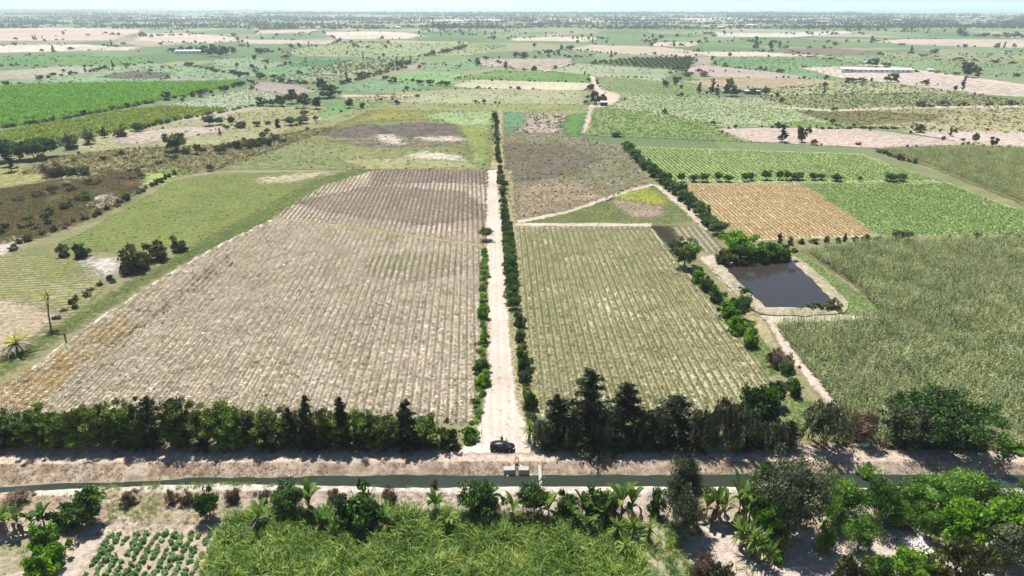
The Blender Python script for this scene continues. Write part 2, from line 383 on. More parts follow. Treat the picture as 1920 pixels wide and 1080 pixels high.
def sheet(name, poly, mat, z=None, jit=.22, label=None, cat=None, kind='structure'):
    W = ring(poly, jit=jit); L = layer_of(poly)
    if z is None: z = .008+.006*L*(1+np.mean(np.linalg.norm(W, axis=1))/300)
    bm = bmesh.new(); vs = [bm.verts.new((a, b, z)) for a, b in W]; f = bm.faces.new(vs)
    bmesh.ops.triangulate(bm, faces=[f]); bmesh.ops.recalc_face_normals(bm, faces=bm.faces)
    for f in bm.faces:
        if f.normal.z < 0: f.normal_flip()
    me = bpy.data.meshes.new(name); bm.to_mesh(me); bm.free(); me.materials.append(mat)
    return tag(put(name, me), label, cat, kind=kind)

# far coast: land beyond the ground sheet, and the sea
me = bpy.data.meshes.new('far_plain'); coast = [G(a, b)[:2] for a, b in [(2600, 24.2), (1920, 24.3), (960, 24.3), (700, 21), (480, 18.2), (300, 15.6), (0, 13.6), (-600, 13.2)]]
me.from_pydata([(-28000, 6000, 0)]+[(16000, 6000, 0)]+[(a, b, 0) for a, b in coast], [], [list(range(len(coast)+2))]); me.materials.append(FARM)
tag(put('far_plain', me), 'hazy plain reaching to the coast', 'plain', kind='structure')
t = NT('sea_water'); t.surf(lin((120, 165, 190), .8), .25, .5, t.bump(t.noise(t.pos(), .05, 4), .3, 1.0))
me = bpy.data.meshes.new('sea'); me.from_pydata([(-40000, 5000, -2.5), (40000, 5000, -2.5), (40000, 42000, -2.5), (-40000, 42000, -2.5)], [], [(0, 1, 2, 3)]); me.materials.append(t.m)
tag(put('sea', me), 'pale blue sea along the horizon', 'sea', kind='structure')

def water_mat(name, c, c2):
    t = NT(name); p = t.pos(); n = t.noise(p, .25, 4); w = t.noise(p, 2.2, 4, .6)
    t.surf(t.mix(n, lin(c), lin(c2)), .08, .3, t.bump(w, .05, .05)); return t.m
bm = bmesh.new(); xs = np.linspace(-150, 160, 156); prev = None
for x in xs:
    a = bm.verts.new((x, float(yn(x))-.45, ZW)); b = bm.verts.new((x, float(yf(x))+.45, ZW))
    if prev: bm.faces.new((prev[0], a, b, prev[1]))
    prev = (a, b)
me = bpy.data.meshes.new('canal_water'); bm.to_mesh(me); bm.free(); me.materials.append(water_mat('canal_water', (50, 60, 54), (46, 50, 38)))
tag(put('canal_water', me), 'still dark green water in the irrigation canal', 'water', kind='structure')

# ---- fields, far to near.  (poly in photo pixels, colours a b c, options)
GRN, TAN = (120, 150, 96), (200, 184, 160)
FIELDS = [
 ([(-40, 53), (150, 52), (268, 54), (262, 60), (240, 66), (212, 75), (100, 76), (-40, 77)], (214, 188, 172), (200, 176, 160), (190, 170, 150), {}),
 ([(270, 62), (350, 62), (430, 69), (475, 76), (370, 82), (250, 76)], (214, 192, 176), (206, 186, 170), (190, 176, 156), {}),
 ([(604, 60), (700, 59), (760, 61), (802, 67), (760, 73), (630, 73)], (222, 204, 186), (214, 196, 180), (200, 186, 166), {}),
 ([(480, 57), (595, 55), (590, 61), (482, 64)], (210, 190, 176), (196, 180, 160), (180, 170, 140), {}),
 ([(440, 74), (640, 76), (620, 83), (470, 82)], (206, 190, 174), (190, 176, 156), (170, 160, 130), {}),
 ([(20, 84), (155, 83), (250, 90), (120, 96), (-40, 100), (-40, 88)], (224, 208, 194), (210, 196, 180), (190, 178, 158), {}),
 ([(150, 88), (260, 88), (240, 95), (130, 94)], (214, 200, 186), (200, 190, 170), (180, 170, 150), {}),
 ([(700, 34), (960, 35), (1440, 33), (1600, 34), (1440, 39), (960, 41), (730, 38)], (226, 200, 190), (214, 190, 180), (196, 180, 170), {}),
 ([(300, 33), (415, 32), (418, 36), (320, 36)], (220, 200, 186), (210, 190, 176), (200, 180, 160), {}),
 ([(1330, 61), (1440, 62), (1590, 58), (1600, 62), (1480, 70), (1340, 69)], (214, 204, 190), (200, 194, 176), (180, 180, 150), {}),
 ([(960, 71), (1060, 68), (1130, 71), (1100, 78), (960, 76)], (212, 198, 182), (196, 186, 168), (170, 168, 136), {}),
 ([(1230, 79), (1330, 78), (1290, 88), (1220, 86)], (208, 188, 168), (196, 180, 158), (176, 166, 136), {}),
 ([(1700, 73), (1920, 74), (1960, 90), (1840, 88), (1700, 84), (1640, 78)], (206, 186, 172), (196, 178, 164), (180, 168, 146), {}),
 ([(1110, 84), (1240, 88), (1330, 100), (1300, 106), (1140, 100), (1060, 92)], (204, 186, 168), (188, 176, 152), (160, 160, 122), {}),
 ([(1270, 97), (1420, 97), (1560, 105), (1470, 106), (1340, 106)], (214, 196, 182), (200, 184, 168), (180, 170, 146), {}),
 ([(640, 80), (880, 82), (950, 92), (880, 104), (700, 107), (560, 106), (520, 96)], (148, 160, 112), (162, 168, 122), (140, 150, 96), {}),
 ([(1000, 96), (1060, 92), (1160, 102), (1120, 108), (1030, 108)], (138, 152, 112), (124, 146, 104), (160, 160, 120), {}),
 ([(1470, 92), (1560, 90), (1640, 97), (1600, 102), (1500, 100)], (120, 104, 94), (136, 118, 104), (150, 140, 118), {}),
 ([(-40, 108), (110, 102), (270, 109), (285, 116), (245, 124), (100, 122), (-40, 123)], (94, 140, 70), (106, 150, 78), (122, 158, 92), {}),
 ([(-40, 136), (100, 126), (235, 128), (90, 145), (-40, 152)], (178, 168, 148), (166, 162, 138), (140, 150, 110), {}),
 ([(240, 128), (300, 122), (480, 128), (490, 140), (410, 152), (100, 158), (-40, 156), (90, 146)], (124, 156, 108), (142, 168, 122), (108, 148, 96), {}),
 ([(190, 144), (250, 134), (320, 138), (300, 146), (220, 147)], (96, 88, 80), (112, 104, 88), (130, 130, 100), {}),
 ([(300, 148), (400, 145), (402, 150), (320, 154)], (176, 164, 160), (150, 140, 132), (140, 144, 110), {}),
 ([(400, 112), (480, 106), (540, 122), (500, 130), (400, 122)], (132, 158, 116), (146, 166, 128), (118, 146, 98), {}),
 ([(535, 122), (600, 112), (665, 112), (630, 121), (560, 127)], (70, 124, 62), (78, 132, 66), (92, 142, 78), {}),
 ([(470, 128), (590, 124), (575, 140), (488, 144)], (104, 148, 96), (118, 156, 104), (136, 164, 118), {}),
 ([(600, 124), (690, 112), (800, 112), (740, 130), (650, 140), (590, 138)], (168, 172, 134), (150, 160, 116), (126, 140, 88), dict(fine=4)),
 ([(485, 146), (560, 140), (650, 142), (620, 156), (540, 158)], (140, 156, 116), (158, 166, 130), (120, 140, 90), dict(fine=3)),
 ([(760, 122), (860, 118), (860, 128), (760, 130)], (172, 160, 146), (160, 152, 134), (150, 150, 118), {}),
 ([(800, 118), (920, 114), (960, 124), (860, 134), (790, 132)], (112, 150, 98), (126, 158, 108), (146, 164, 122), {}),
 ([(900, 110), (1075, 110), (1060, 122), (1030, 133), (900, 124)], (196, 184, 168), (186, 174, 158), (170, 160, 140), dict(rows=(1600, 14), rowcol=(150, 140, 120))),
 ([(640, 160), (700, 148), (770, 152), (800, 164), (720, 176), (650, 172)], (110, 148, 98), (124, 156, 108), (146, 166, 124), dict(fine=3)),
 ([(716, 150), (770, 134), (870, 137), (850, 152), (800, 162)], (120, 168, 92), (132, 176, 102), (142, 172, 110), {}),
 ([(850, 150), (930, 131), (1030, 136), (1105, 142), (1105, 155), (900, 150)], (104, 144, 62), (116, 152, 72), (100, 138, 60), {}),
 ([(850, 160), (890, 149), (1000, 153), (1104, 156), (1103, 170), (870, 165)], (206, 200, 172), (196, 188, 160), (170, 170, 130), {}),
 ([(640, 184), (700, 178), (740, 172), (880, 166), (1102, 170), (1100, 199), (720, 196)], (158, 162, 118), (174, 174, 138), (118, 136, 84), dict(fine=3.0)),
 ([(1030, 133), (1085, 119), (1150, 124), (1275, 132), (1240, 151), (1108, 142)], (164, 172, 138), (150, 166, 122), (176, 176, 144), dict(patch=60)),
 ([(1110, 118), (1190, 109), (1305, 108), (1285, 131), (1155, 122)], (88, 100, 66), (96, 104, 72), (120, 120, 86), {}),
 ([(1308, 108), (1338, 107), (1331, 122), (1302, 123)], (164, 148, 142), (174, 158, 150), (150, 138, 126), {}),
 ([(1292, 126), (1320, 122), (1440, 134), (1520, 146), (1440, 146), (1340, 144), (1286, 136)], (192, 172, 164), (182, 164, 154), (168, 156, 136), {}),
 ([(1340, 108), (1400, 106), (1470, 107), (1622, 122), (1510, 127), (1596, 148), (1560, 150), (1470, 137), (1338, 121)], (98, 140, 82), (112, 150, 92), (132, 156, 104), {}),
 ([(1500, 106), (1640, 104), (1960, 124), (1960, 152), (1800, 138), (1640, 122)], (118, 152, 96), (136, 162, 108), (150, 160, 112), {}),
 ([(1640, 98), (1960, 104), (1960, 120), (1800, 118), (1660, 108)], (152, 158, 112), (136, 150, 100), (166, 160, 120), {}),
 ([(1500, 127), (1590, 124), (1690, 131), (1800, 146), (1960, 164), (1960, 184), (1820, 176), (1640, 152), (1570, 145)], (208, 192, 180), (198, 182, 170), (182, 168, 150), dict(rows=(1500, 7), rowcol=(176, 164, 146), rowamt=.4)),
 ([(1280, 152), (1440, 145), (1560, 151), (1640, 160), (1450, 166), (1330, 162)], (186, 166, 136), (172, 156, 126), (150, 136, 100), dict(fine=4)),
 ([(1400, 168), (1560, 156), (1640, 154), (1820, 174), (1700, 177), (1440, 180)], (164, 168, 124), (150, 160, 112), (176, 172, 134), dict(fine=3)),
 ([(1420, 183), (1560, 176), (1700, 174), (1840, 178), (1960, 196), (1700, 202), (1560, 206), (1490, 200)], (126, 138, 84), (140, 148, 98), (182, 180, 156), dict(fine=2.4)),
 ([(1116, 143), (1160, 144), (1240, 151), (1330, 166), (1350, 184), (1260, 180), (1166, 178), (1126, 166)], (176, 166, 150), (168, 166, 138), (150, 156, 112), dict(rows=(800, 4.6), rowcol=(128, 158, 84), rowamt=.9)),
 ([(1128, 200), (1160, 192), (1190, 178), (1350, 183), (1430, 184), (1500, 203), (1610, 236), (1400, 238), (1345, 244), (1330, 232), (1200, 214)], (158, 172, 122), (172, 178, 138), (132, 156, 96), dict(fine=2.2)),
 ([(1096, 254), (1122, 200), (1240, 212), (1330, 232), (1350, 244), (1400, 262), (1430, 268)], (118, 144, 74), (136, 154, 92), (164, 166, 118), dict(fine=1.8)),
 ([(1500, 228), (1610, 236), (1560, 240), (1440, 238)], (118, 148, 72), (130, 156, 84), (144, 150, 96), dict(fine=1.8)),
 ([(1490, 206), (1560, 206), (1700, 202), (1960, 196), (1960, 252), (1740, 248), (1640, 238)], (160, 156, 108), (182, 174, 136), (112, 116, 64), dict(patch=45)),
 ([(1500, 210), (1600, 208), (1760, 216), (1740, 226), (1610, 234), (1540, 224)], (104, 108, 62), (122, 120, 72), (160, 140, 100), dict(patch=18)),
 ([(1336, 242), (1440, 240), (1600, 240), (1740, 258), (1830, 271), (1640, 278), (1400, 265)], (196, 178, 166), (190, 172, 160), (180, 164, 148), dict(patch=60, bump=.1)),
 ([(1690, 246), (1960, 248), (1960, 280), (1834, 273)], (200, 184, 172), (192, 176, 164), (180, 168, 150), {}),
 ([(1640, 278), (1830, 274), (1960, 279), (1960, 400), (1720, 304)], (120, 122, 76), (132, 130, 84), (150, 146, 100), {}),
 # left, outside the plot
 ([(-40, 166), (80, 158), (260, 155), (400, 154), (458, 151), (430, 163), (360, 178), (300, 188), (215, 206), (130, 222), (60, 234), (-40, 240)], (80, 142, 34), (96, 154, 42), (116, 164, 56), dict(fine=2.5, patch=22)),
 ([(-40, 258), (60, 236), (130, 226), (220, 208), (300, 200), (360, 201), (430, 204), (330, 224), (200, 250), (100, 262), (-40, 266)], (112, 142, 40), (126, 150, 50), (142, 156, 66), dict(fine=2.5, patch=18)),
 ([(300, 199), (400, 180), (462, 167), (530, 176), (500, 190), (430, 204), (360, 201)], (152, 172, 136), (168, 184, 156), (128, 158, 104), dict(fine=2.2)),
 ([(464, 166), (490, 154), (555, 159), (592, 172), (540, 178)], (176, 158, 150), (168, 152, 142), (150, 140, 126), dict(bump=.1)),
 ([(430, 214), (520, 200), (630, 204), (600, 214), (560, 232), (430, 232)], (172, 172, 120), (158, 164, 104), (136, 150, 88), dict(fine=1.8)),
 ([(600, 206), (640, 196), (700, 186), (740, 190), (640, 222), (602, 222)], (96, 156, 72), (112, 164, 82), (140, 162, 96), dict(fine=2)),
 ([(640, 184), (720, 176), (780, 180), (760, 186), (690, 190)], (190, 176, 146), (176, 166, 132), (150, 150, 100), {}),
 ([(500, 250), (600, 226), (690, 192), (1115, 196), (1098, 212), (704, 212), (560, 268), (420, 300)], (138, 146, 92), (154, 154, 108), (116, 126, 72), dict(patch=20)),
 ([(130, 285), (140, 262), (330, 228), (560, 206), (600, 216), (520, 250), (400, 280)], (158, 158, 112), (170, 164, 124), (120, 128, 76), dict(patch=16)),
 ([(205, 264), (260, 250), (330, 238), (420, 236), (428, 246), (350, 258), (250, 272)], (196, 180, 164), (182, 168, 150), (156, 146, 120), dict(patch=10)),
 ([(30, 330), (90, 296), (240, 278), (420, 272), (600, 240), (640, 238), (420, 316), (330, 330), (220, 318), (110, 326)], (156, 156, 112), (142, 144, 96), (104, 110, 62), dict(patch=14)),
 ([(-40, 322), (40, 316), (100, 330), (60, 345), (-40, 356)], (164, 160, 104), (148, 148, 90), (150, 150, 90), {}),
 ([(-40, 360), (60, 345), (180, 320), (262, 322), (258, 356), (230, 380), (140, 420), (60, 450), (-40, 470)], (100, 88, 56), (86, 88, 50), (126, 114, 76), dict(patch=12)),
 ([(160, 330), (215, 322), (262, 330), (255, 352), (200, 356)], (118, 86, 70), (106, 82, 62), (130, 110, 80), dict(patch=8)),
 ([(262, 356), (272, 326), (335, 312), (345, 322), (300, 346)], (160, 176, 96), (150, 170, 84), (138, 160, 76), {}),
 ([(110, 336), (186, 322), (180, 332), (130, 340)], (208, 198, 182), (196, 186, 166), (170, 160, 130), {}),
 ([(166, 384), (168, 372), (205, 364), (222, 372), (196, 388)], (206, 192, 186), (196, 182, 172), (180, 170, 150), {}),
 ([(-40, 482), (0, 450), (40, 446), (30, 466), (0, 482)], (206, 192, 180), (196, 182, 168), (170, 160, 130), {}),
 ([(112, 458), (160, 434), (250, 384), (330, 338), (400, 326), (600, 322), (612, 326), (500, 386), (380, 452), (250, 474), (150, 470)], (104, 126, 56), (126, 138, 68), (76, 108, 44), dict(rows=(3600, 3.2), rowcol=(150, 152, 92), rowamt=.3, patch=26)),
 ([(480, 334), (600, 322), (616, 325), (560, 340), (490, 344)], (190, 180, 150), (178, 170, 136), (140, 140, 90), {}),
 ([(-40, 484), (60, 480), (170, 486), (200, 500), (195, 540), (120, 610), (-40, 660)], (150, 154, 98), (172, 166, 132), (112, 128, 62), dict(rows=(9000, 2.0), rowcol=(120, 120, 72), rowamt=.55, patch=16)),
 ([(-40, 560), (60, 572), (110, 590), (60, 640), (-40, 700)], (196, 176, 152), (184, 166, 140), (150, 140, 100), {}),
 ([(150, 488), (215, 484), (225, 500), (205, 522), (190, 508)], (214, 202, 194), (204, 192, 182), (180, 170, 160), {}),
 # the verge under the plot's left side
 ([(-40, 700), (110, 616), (250, 528), (380, 456), (505, 388), (600, 336), (676, 314), (690, 318), (520, 408), (300, 512), (170, 592), (60, 664), (-40, 722)], (108, 124, 60), (92, 112, 50), (150, 142, 92), dict(patch=10)),
 # the plot
 ([(400, 318), (560, 262), (700, 206), (922, 208), (920, 316), (912, 320), (680, 318)], (138, 144, 92), (126, 138, 84), (112, 100, 86), dict(patch=30)),
 ([(590, 252), (680, 234), (770, 244), (740, 252), (660, 258)], (104, 93, 88), (124, 112, 100), (88, 84, 70), dict(patch=6)),
 ([(620, 264), (760, 264), (884, 258), (850, 272), (700, 276)], (124, 112, 98), (140, 132, 104), (96, 90, 74), dict(patch=6)),
 ([(700, 240), (780, 230), (880, 236), (914, 246), (860, 258), (740, 256)], (104, 93, 88), (124, 112, 100), (88, 84, 70), dict(patch=14)),
 ([(700, 208), (740, 206), (850, 214), (830, 224), (700, 226), (640, 236)], (152, 150, 72), (138, 140, 64), (112, 110, 70), dict(patch=14)),
 ([(790, 218), (850, 208), (920, 209), (922, 233), (870, 236)], (150, 176, 110), (160, 180, 120), (140, 170, 100), dict(patch=30)),
 ([(705, 254), (730, 252), (752, 262), (750, 272), (728, 268), (712, 262)], (222, 210, 198), (190, 178, 162), (130, 116, 100), dict(patch=4)),
 ([(760, 292), (800, 284), (860, 292), (880, 304), (820, 302), (770, 300)], (222, 212, 196), (188, 178, 154), (150, 148, 104), dict(patch=5)),
 ([(780, 258), (850, 256), (896, 262), (860, 266), (800, 264)], (222, 210, 200), (180, 166, 152), (104, 92, 82), dict(patch=4)),
 ([(930, 210), (980, 212), (1004, 220), (990, 236), (932, 240)], (106, 152, 104), (96, 150, 104), (112, 156, 104), dict(patch=40, bump=.05)),
 ([(990, 214), (1070, 214), (1052, 232), (1060, 250), (960, 248), (985, 238)], (206, 188, 172), (150, 134, 116), (92, 84, 70), dict(patch=4)),
 ([(1054, 240), (1066, 216), (1100, 214), (1084, 256), (1066, 252)], (86, 136, 52), (94, 142, 58), (110, 150, 70), {}),
 ([(640, 300), (760, 296), (900, 306), (905, 316), (690, 317)], (166, 160, 112), (140, 150, 96), (190, 176, 140), dict(patch=8)),
 ([(860, 232), (918, 222), (918, 300), (890, 308), (880, 270)], (140, 156, 74), (130, 146, 66), (160, 156, 100), dict(patch=10)),
 ([(938, 250), (1060, 252), (1168, 272), (1185, 300), (1222, 346), (1100, 384), (966, 416), (952, 380)], (150, 142, 126), (128, 134, 98), (104, 100, 84), dict(patch=12)),
 ([(940, 268), (1050, 272), (1120, 300), (1050, 330), (955, 340)], (102, 94, 90), (120, 112, 102), (150, 138, 116), dict(patch=14)),
 ([(975, 350), (1040, 340), (1110, 350), (1130, 370), (1040, 392), (968, 408)], (180, 156, 136), (164, 144, 124), (130, 122, 86), dict(patch=7)),
 ([(972, 420), (1100, 388), (1228, 350), (1262, 370), (1304, 414), (1240, 420)], (118, 126, 78), (104, 116, 64), (150, 138, 104), dict(patch=9)),
 ([(1150, 366), (1215, 352), (1246, 370), (1248, 384), (1180, 384)], (160, 162, 72), (150, 156, 64), (136, 146, 66), dict(patch=8)),
 ([(1150, 374), (1240, 386), (1246, 404), (1190, 408), (1160, 392)], (176, 156, 136), (160, 144, 122), (130, 120, 90), dict(patch=6)),
 ([(1180, 274), (1300, 278), (1616, 288), (1700, 320), (1772, 341), (1500, 342), (1258, 341), (1220, 312)], (128, 160, 84), (142, 168, 98), (178, 176, 132), dict(rows=(900, 4.0), rowcol=(176, 186, 124), rowamt=.5, fine=1.6, patch=22)),
 ([(1262, 345), (1400, 344), (1500, 344), (1580, 394), (1644, 443), (1480, 448), (1400, 452), (1330, 400)], (196, 176, 144), (186, 168, 136), (168, 158, 116), dict(rows=(930, 2.4), rowcol=(222, 202, 168), rowamt=.6, patch=22)),
 ([(1500, 343), (1780, 342), (1860, 374), (1960, 410), (1960, 444), (1644, 443), (1580, 394)], (118, 152, 78), (132, 160, 88), (168, 168, 120), dict(rows=(900, 3.2), rowcol=(164, 178, 116), rowamt=.45, fine=1.5, patch=22)),
 ([(1216, 424), (1258, 426), (1268, 450), (1262, 478), (1236, 464)], (56, 54, 42), (64, 60, 48), (80, 76, 58), dict(patch=8)),
 ([(1258, 426), (1320, 424), (1356, 470), (1330, 476), (1280, 450)], (176, 164, 148), (166, 156, 134), (140, 136, 100), dict(rows=(960, 2.2), rowcol=(120, 116, 84), rowamt=.7)),
 ([(700, 320), (905, 318), (912, 330), (905, 462), (512, 408), (600, 350)], (140, 126, 110), (112, 100, 92), (96, 92, 72), dict(rows=(880, 1.85), rowcol=(210, 194, 172), rowamt=.6, patch=26, patchamt=1.2)),
 ([(560, 380), (700, 350), (860, 360), (905, 390), (900, 410), (800, 420), (640, 400)], (120, 106, 96), (110, 98, 88), (136, 126, 104), dict(rows=(880, 1.85), rowcol=(166, 146, 130), rowamt=.4, patch=14)),
 ([(702, 322), (760, 320), (905, 322), (905, 344), (820, 340), (700, 346)], (112, 98, 92), (104, 92, 86), (140, 126, 110), dict(rows=(880, 1.85), rowcol=(160, 140, 124), rowamt=.4, patch=14)),
 ([(510, 411), (700, 434), (905, 464), (903, 560), (898, 700), (888, 792), (500, 800), (-60, 800), (-60, 772), (60, 690), (180, 600), (300, 522), (420, 454)], (146, 134, 116), (130, 124, 100), (112, 114, 80), dict(rows=(880, 1.85), rowcol=(240, 226, 210), rowamt=.65, patch=16, fine=.8)),
 ([(690, 486), (760, 474), (850, 484), (870, 510), (790, 524), (700, 516)], (120, 116, 88), (110, 108, 80), (140, 130, 104), dict(rows=(880, 1.85), rowcol=(190, 178, 152), rowamt=.6, patch=10)),
 ([(968, 425), (1218, 425), (1300, 520), (1380, 622), (1450, 720), (1400, 775), (1010, 780), (985, 600)], (126, 122, 88), (112, 118, 74), (98, 114, 56), dict(rows=(935, 1.85), rowcol=(224, 214, 184), rowamt=.5, patch=14, fine=.8)),
 ([(1440, 604), (1500, 600), (1650, 590), (1610, 540), (1500, 470), (1640, 453), (1960, 446), (2060, 600), (2150, 860), (1660, 838), (1600, 800)], (104, 108, 70), (116, 118, 80), (146, 142, 104), dict(patch=20)),
]
def soft_sheet(name, poly, mat, soft, cells=24000):
    W = ring(poly); L = layer_of(poly); z = .008+.006*L*(1+np.mean(np.linalg.norm(W, axis=1))/300); lo, hi = W.min(0)-soft, W.max(0)+soft
    st = max(soft*.6, math.sqrt(np.prod(hi-lo)/cells)); xs, ys = np.arange(lo[0], hi[0]+st, st), np.arange(lo[1], hi[1]+st, st); X, Y = np.meshgrid(xs, ys); P = np.stack((X.ravel(), Y.ravel()), 1)
    d = np.full(len(P), 1e9)
    for a, b in zip(W, np.roll(W, -1, 0)):
        t_ = np.clip(((P-a)@(b-a))/(np.sum((b-a)**2)+1e-9), 0, 1); d = np.minimum(d, np.linalg.norm(P-a-t_[:, None]*(b-a), axis=1))
    d = np.where(inside(P, W), d, -d)/soft; idx = np.arange(len(P)).reshape(len(ys), len(xs)); f = np.stack((idx[:-1, :-1], idx[:-1, 1:], idx[1:, 1:], idx[1:, :-1]), -1).reshape(-1, 4); f = f[(d[f] > -1.6).any(1)]
    me = bpy.data.meshes.new(name); me.from_pydata(np.column_stack((P, np.full(len(P), z))).tolist(), [], f.tolist()); me.attributes.new('edge', 'FLOAT', 'POINT').data.foreach_set('value', d.astype(np.float32)); me.materials.append(mat)
    return tag(put(name, me), kind='structure')
SOFT = [(590, 252), (700, 208), (790, 218), (705, 254), (760, 292), (780, 258), (930, 210), (990, 214), (1054, 240), (940, 268), (975, 350), (1150, 366), (1150, 374), (160, 330), (262, 356), (110, 336), (166, 384), (-40, 482), (480, 334), (150, 488), (1500, 228), (1500, 210), (190, 144), (300, 148), (1216, 424),
 (-40, 53), (270, 62), (604, 60), (20, 84), (150, 88), (440, 74), (1110, 84), (1270, 97), (640, 80), (1470, 92), (30, 330), (-40, 360), (205, 264), (-40, 560), (640, 184), (-40, 322), (1280, 152), (1400, 168)]
SOFT += [(620, 264), (700, 240), (690, 486), (-40, 700), (640, 300), (860, 232), (560, 380), (702, 322)]
VIVID = [(-40, 166), (-40, 258), (-40, 108), (850, 150), (1096, 254), (1500, 228)]
FM = []
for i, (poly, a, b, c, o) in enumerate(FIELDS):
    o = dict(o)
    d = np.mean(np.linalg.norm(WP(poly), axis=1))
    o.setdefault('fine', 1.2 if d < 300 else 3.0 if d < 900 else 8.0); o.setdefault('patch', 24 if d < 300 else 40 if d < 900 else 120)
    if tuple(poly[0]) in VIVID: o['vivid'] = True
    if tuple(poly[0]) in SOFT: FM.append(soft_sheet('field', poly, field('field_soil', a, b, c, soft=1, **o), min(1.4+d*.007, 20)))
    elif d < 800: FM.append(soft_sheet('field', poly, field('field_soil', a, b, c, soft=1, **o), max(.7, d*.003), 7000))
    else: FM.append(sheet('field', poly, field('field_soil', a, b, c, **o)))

# ---- tracks and verges
def trk(name, poly, mat, jit=0): d = np.mean(np.linalg.norm(WP(poly), axis=1)); return soft_sheet(name, poly, mat, min(.45+max(0, d-150)*.0025, 2.0))
sand = field('track_sand', (224, 204, 190), (214, 194, 178), (206, 188, 170), patch=7, fine=.5, k=.62, bump=.12, con=.45, soft=1, rows=(916, 1.7), rowcol=(236, 220, 206), rowamt=.35)
pale = field('pale_soil', (216, 200, 182), (204, 188, 168), (180, 168, 140), patch=8, fine=.8, k=.62, con=.6, soft=1)
verge = field('verge_soil', (168, 156, 112), (180, 168, 134), (120, 132, 70), patch=5, fine=.8, soft=1)
grass = field('bank_grass', (120, 140, 78), (134, 150, 90), (104, 124, 64), patch=7, fine=.9, soft=1)
trk('verge', [(918, 318), (960, 318), (968, 425), (985, 590), (1012, 780), (1020, 836), (870, 836), (886, 790), (897, 700), (902, 560), (905, 462)], verge)
trk('verge', [(926, 208), (942, 208), (946, 318), (918, 318)], verge)
trk('dirt_road', [(916, 312), (930, 310), (936, 380), (942, 440), (945, 500), (948, 560), (954, 620), (961, 700), (972, 770), (990, 812), (1024, 836), (1040, 850), (840, 852), (872, 838), (893, 815), (902, 780), (914, 720), (918, 660), (916, 600), (914, 540), (913, 470), (912, 400)], sand, jit=.2)
for q in [[(966, 419), (1090, 419), (1222, 420), (1220, 425), (1080, 425), (966, 424)], [(968, 414), (1060, 396), (1150, 364), (1216, 345), (1232, 346), (1160, 366), (1066, 400), (972, 419)],
          [(1226, 345), (1240, 350), (1300, 398), (1330, 430), (1322, 432), (1290, 402), (1234, 354)]]: trk('farm_path', q, pale)
trk('farm_path', [(510, 407), (700, 429), (905, 459), (904, 464), (700, 434), (511, 411)], verge)
trk('farm_path', [(1312, 482), (1336, 478), (1372, 505), (1410, 540), (1440, 580), (1460, 620), (1500, 670), (1540, 720), (1566, 756), (1556, 760), (1470, 660), (1436, 600), (1384, 560), (1350, 524)], pale, jit=.2)
trk('farm_path', [(1105, 143), (1114, 143), (1128, 168), (1164, 178), (1158, 190), (1140, 200), (1112, 202), (1100, 250), (1092, 250), (1106, 198), (1128, 186), (1116, 170)], pale)
trk('farm_path', [(1440, 199), (1560, 206), (1720, 200), (1960, 198), (1960, 201), (1720, 204), (1560, 210), (1450, 203)], pale)
trk('farm_path', [(640, 178), (780, 178), (780, 181), (640, 182)], pale)
trk('farm_path', [(1016, 134), (1068, 118), (1074, 118), (1022, 135)], pale)
trk('farm_path', [(1600, 122), (1640, 120), (1920, 158), (1960, 163), (1960, 166), (1900, 161), (1640, 124)], pale)
trk('pale_clearing', [(1440, 583), (1560, 576), (1640, 590), (1650, 598), (1500, 604), (1440, 606)], pale)
trk('grass_bank', [(1384, 560), (1436, 604), (1480, 690), (1460, 700), (1400, 610)], verge)
trk('grass_bank', [(1300, 512), (1330, 520), (1440, 650), (1460, 700), (1440, 706), (1360, 580)], grass)
trk('grass_bank', [(1466, 760), (1490, 738), (1530, 756), (1530, 812), (1480, 820)], grass)
trk('grass_bank', [(1474, 468), (1500, 474), (1580, 528), (1652, 582), (1640, 594), (1580, 590), (1545, 562)], grass)

# pond with a low earth rim
PW = WP([(1358, 502), (1400, 497), (1476, 488), (1500, 506), (1560, 566), (1556, 577), (1500, 581), (1438, 580), (1404, 552)])
def smooth_ring(W, n=90):
    d = np.concatenate([[0], np.cumsum(np.linalg.norm(np.diff(np.vstack((W, W[:1])), axis=0), axis=1))]); s = np.linspace(0, d[-1], n, endpoint=False); V = np.vstack((W, W[:1]))
    return np.stack((np.interp(s, d, V[:, 0]), np.interp(s, d, V[:, 1])), 1)
R0 = smooth_ring(PW); tn = np.roll(R0, -1, 0)-np.roll(R0, 1, 0); tn /= np.linalg.norm(tn, axis=1)[:, None]; nn_ = np.stack((tn[:, 1], -tn[:, 0]), 1)
if np.sum((R0-R0.mean(0))*nn_) < 0: nn_ = -nn_
R0 = R0+nn_*((vnoise(R0[:, 0], R0[:, 1], 2.5, 9)-.5)*1.0)[:, None]
me = bpy.data.meshes.new('pond_water'); me.from_pydata([(a, b, .55) for a, b in R0+nn_*.5], [], [list(range(len(R0)))]); me.materials.append(water_mat('pond_water', (56, 50, 46), (46, 43, 42)))
o = put('pond_water', me); tag(o, 'still brown pond water', 'water', kind='structure')
if me.polygons[0].normal.z < 0: me.flip_normals()
prof = [(-1.0, .1), (0.0, .53), (.7, .95), (1.5, 1.0), (2.6, .7), (4.2, .3)]; V, Fq = [], []; n = len(R0)
for k, (off, z) in enumerate(prof):
    for i in range(n):
        q = R0[i]+nn_[i]*off; V.append((q[0], q[1], z+(vnoise(q[0:1], q[1:2], 1.6, 4)[0]-.5)*.25*(k > 1)))
for k in range(len(prof)-1):
    for i in range(n): Fq.append((k*n+i, k*n+(i+1) % n, (k+1)*n+(i+1) % n, (k+1)*n+i))
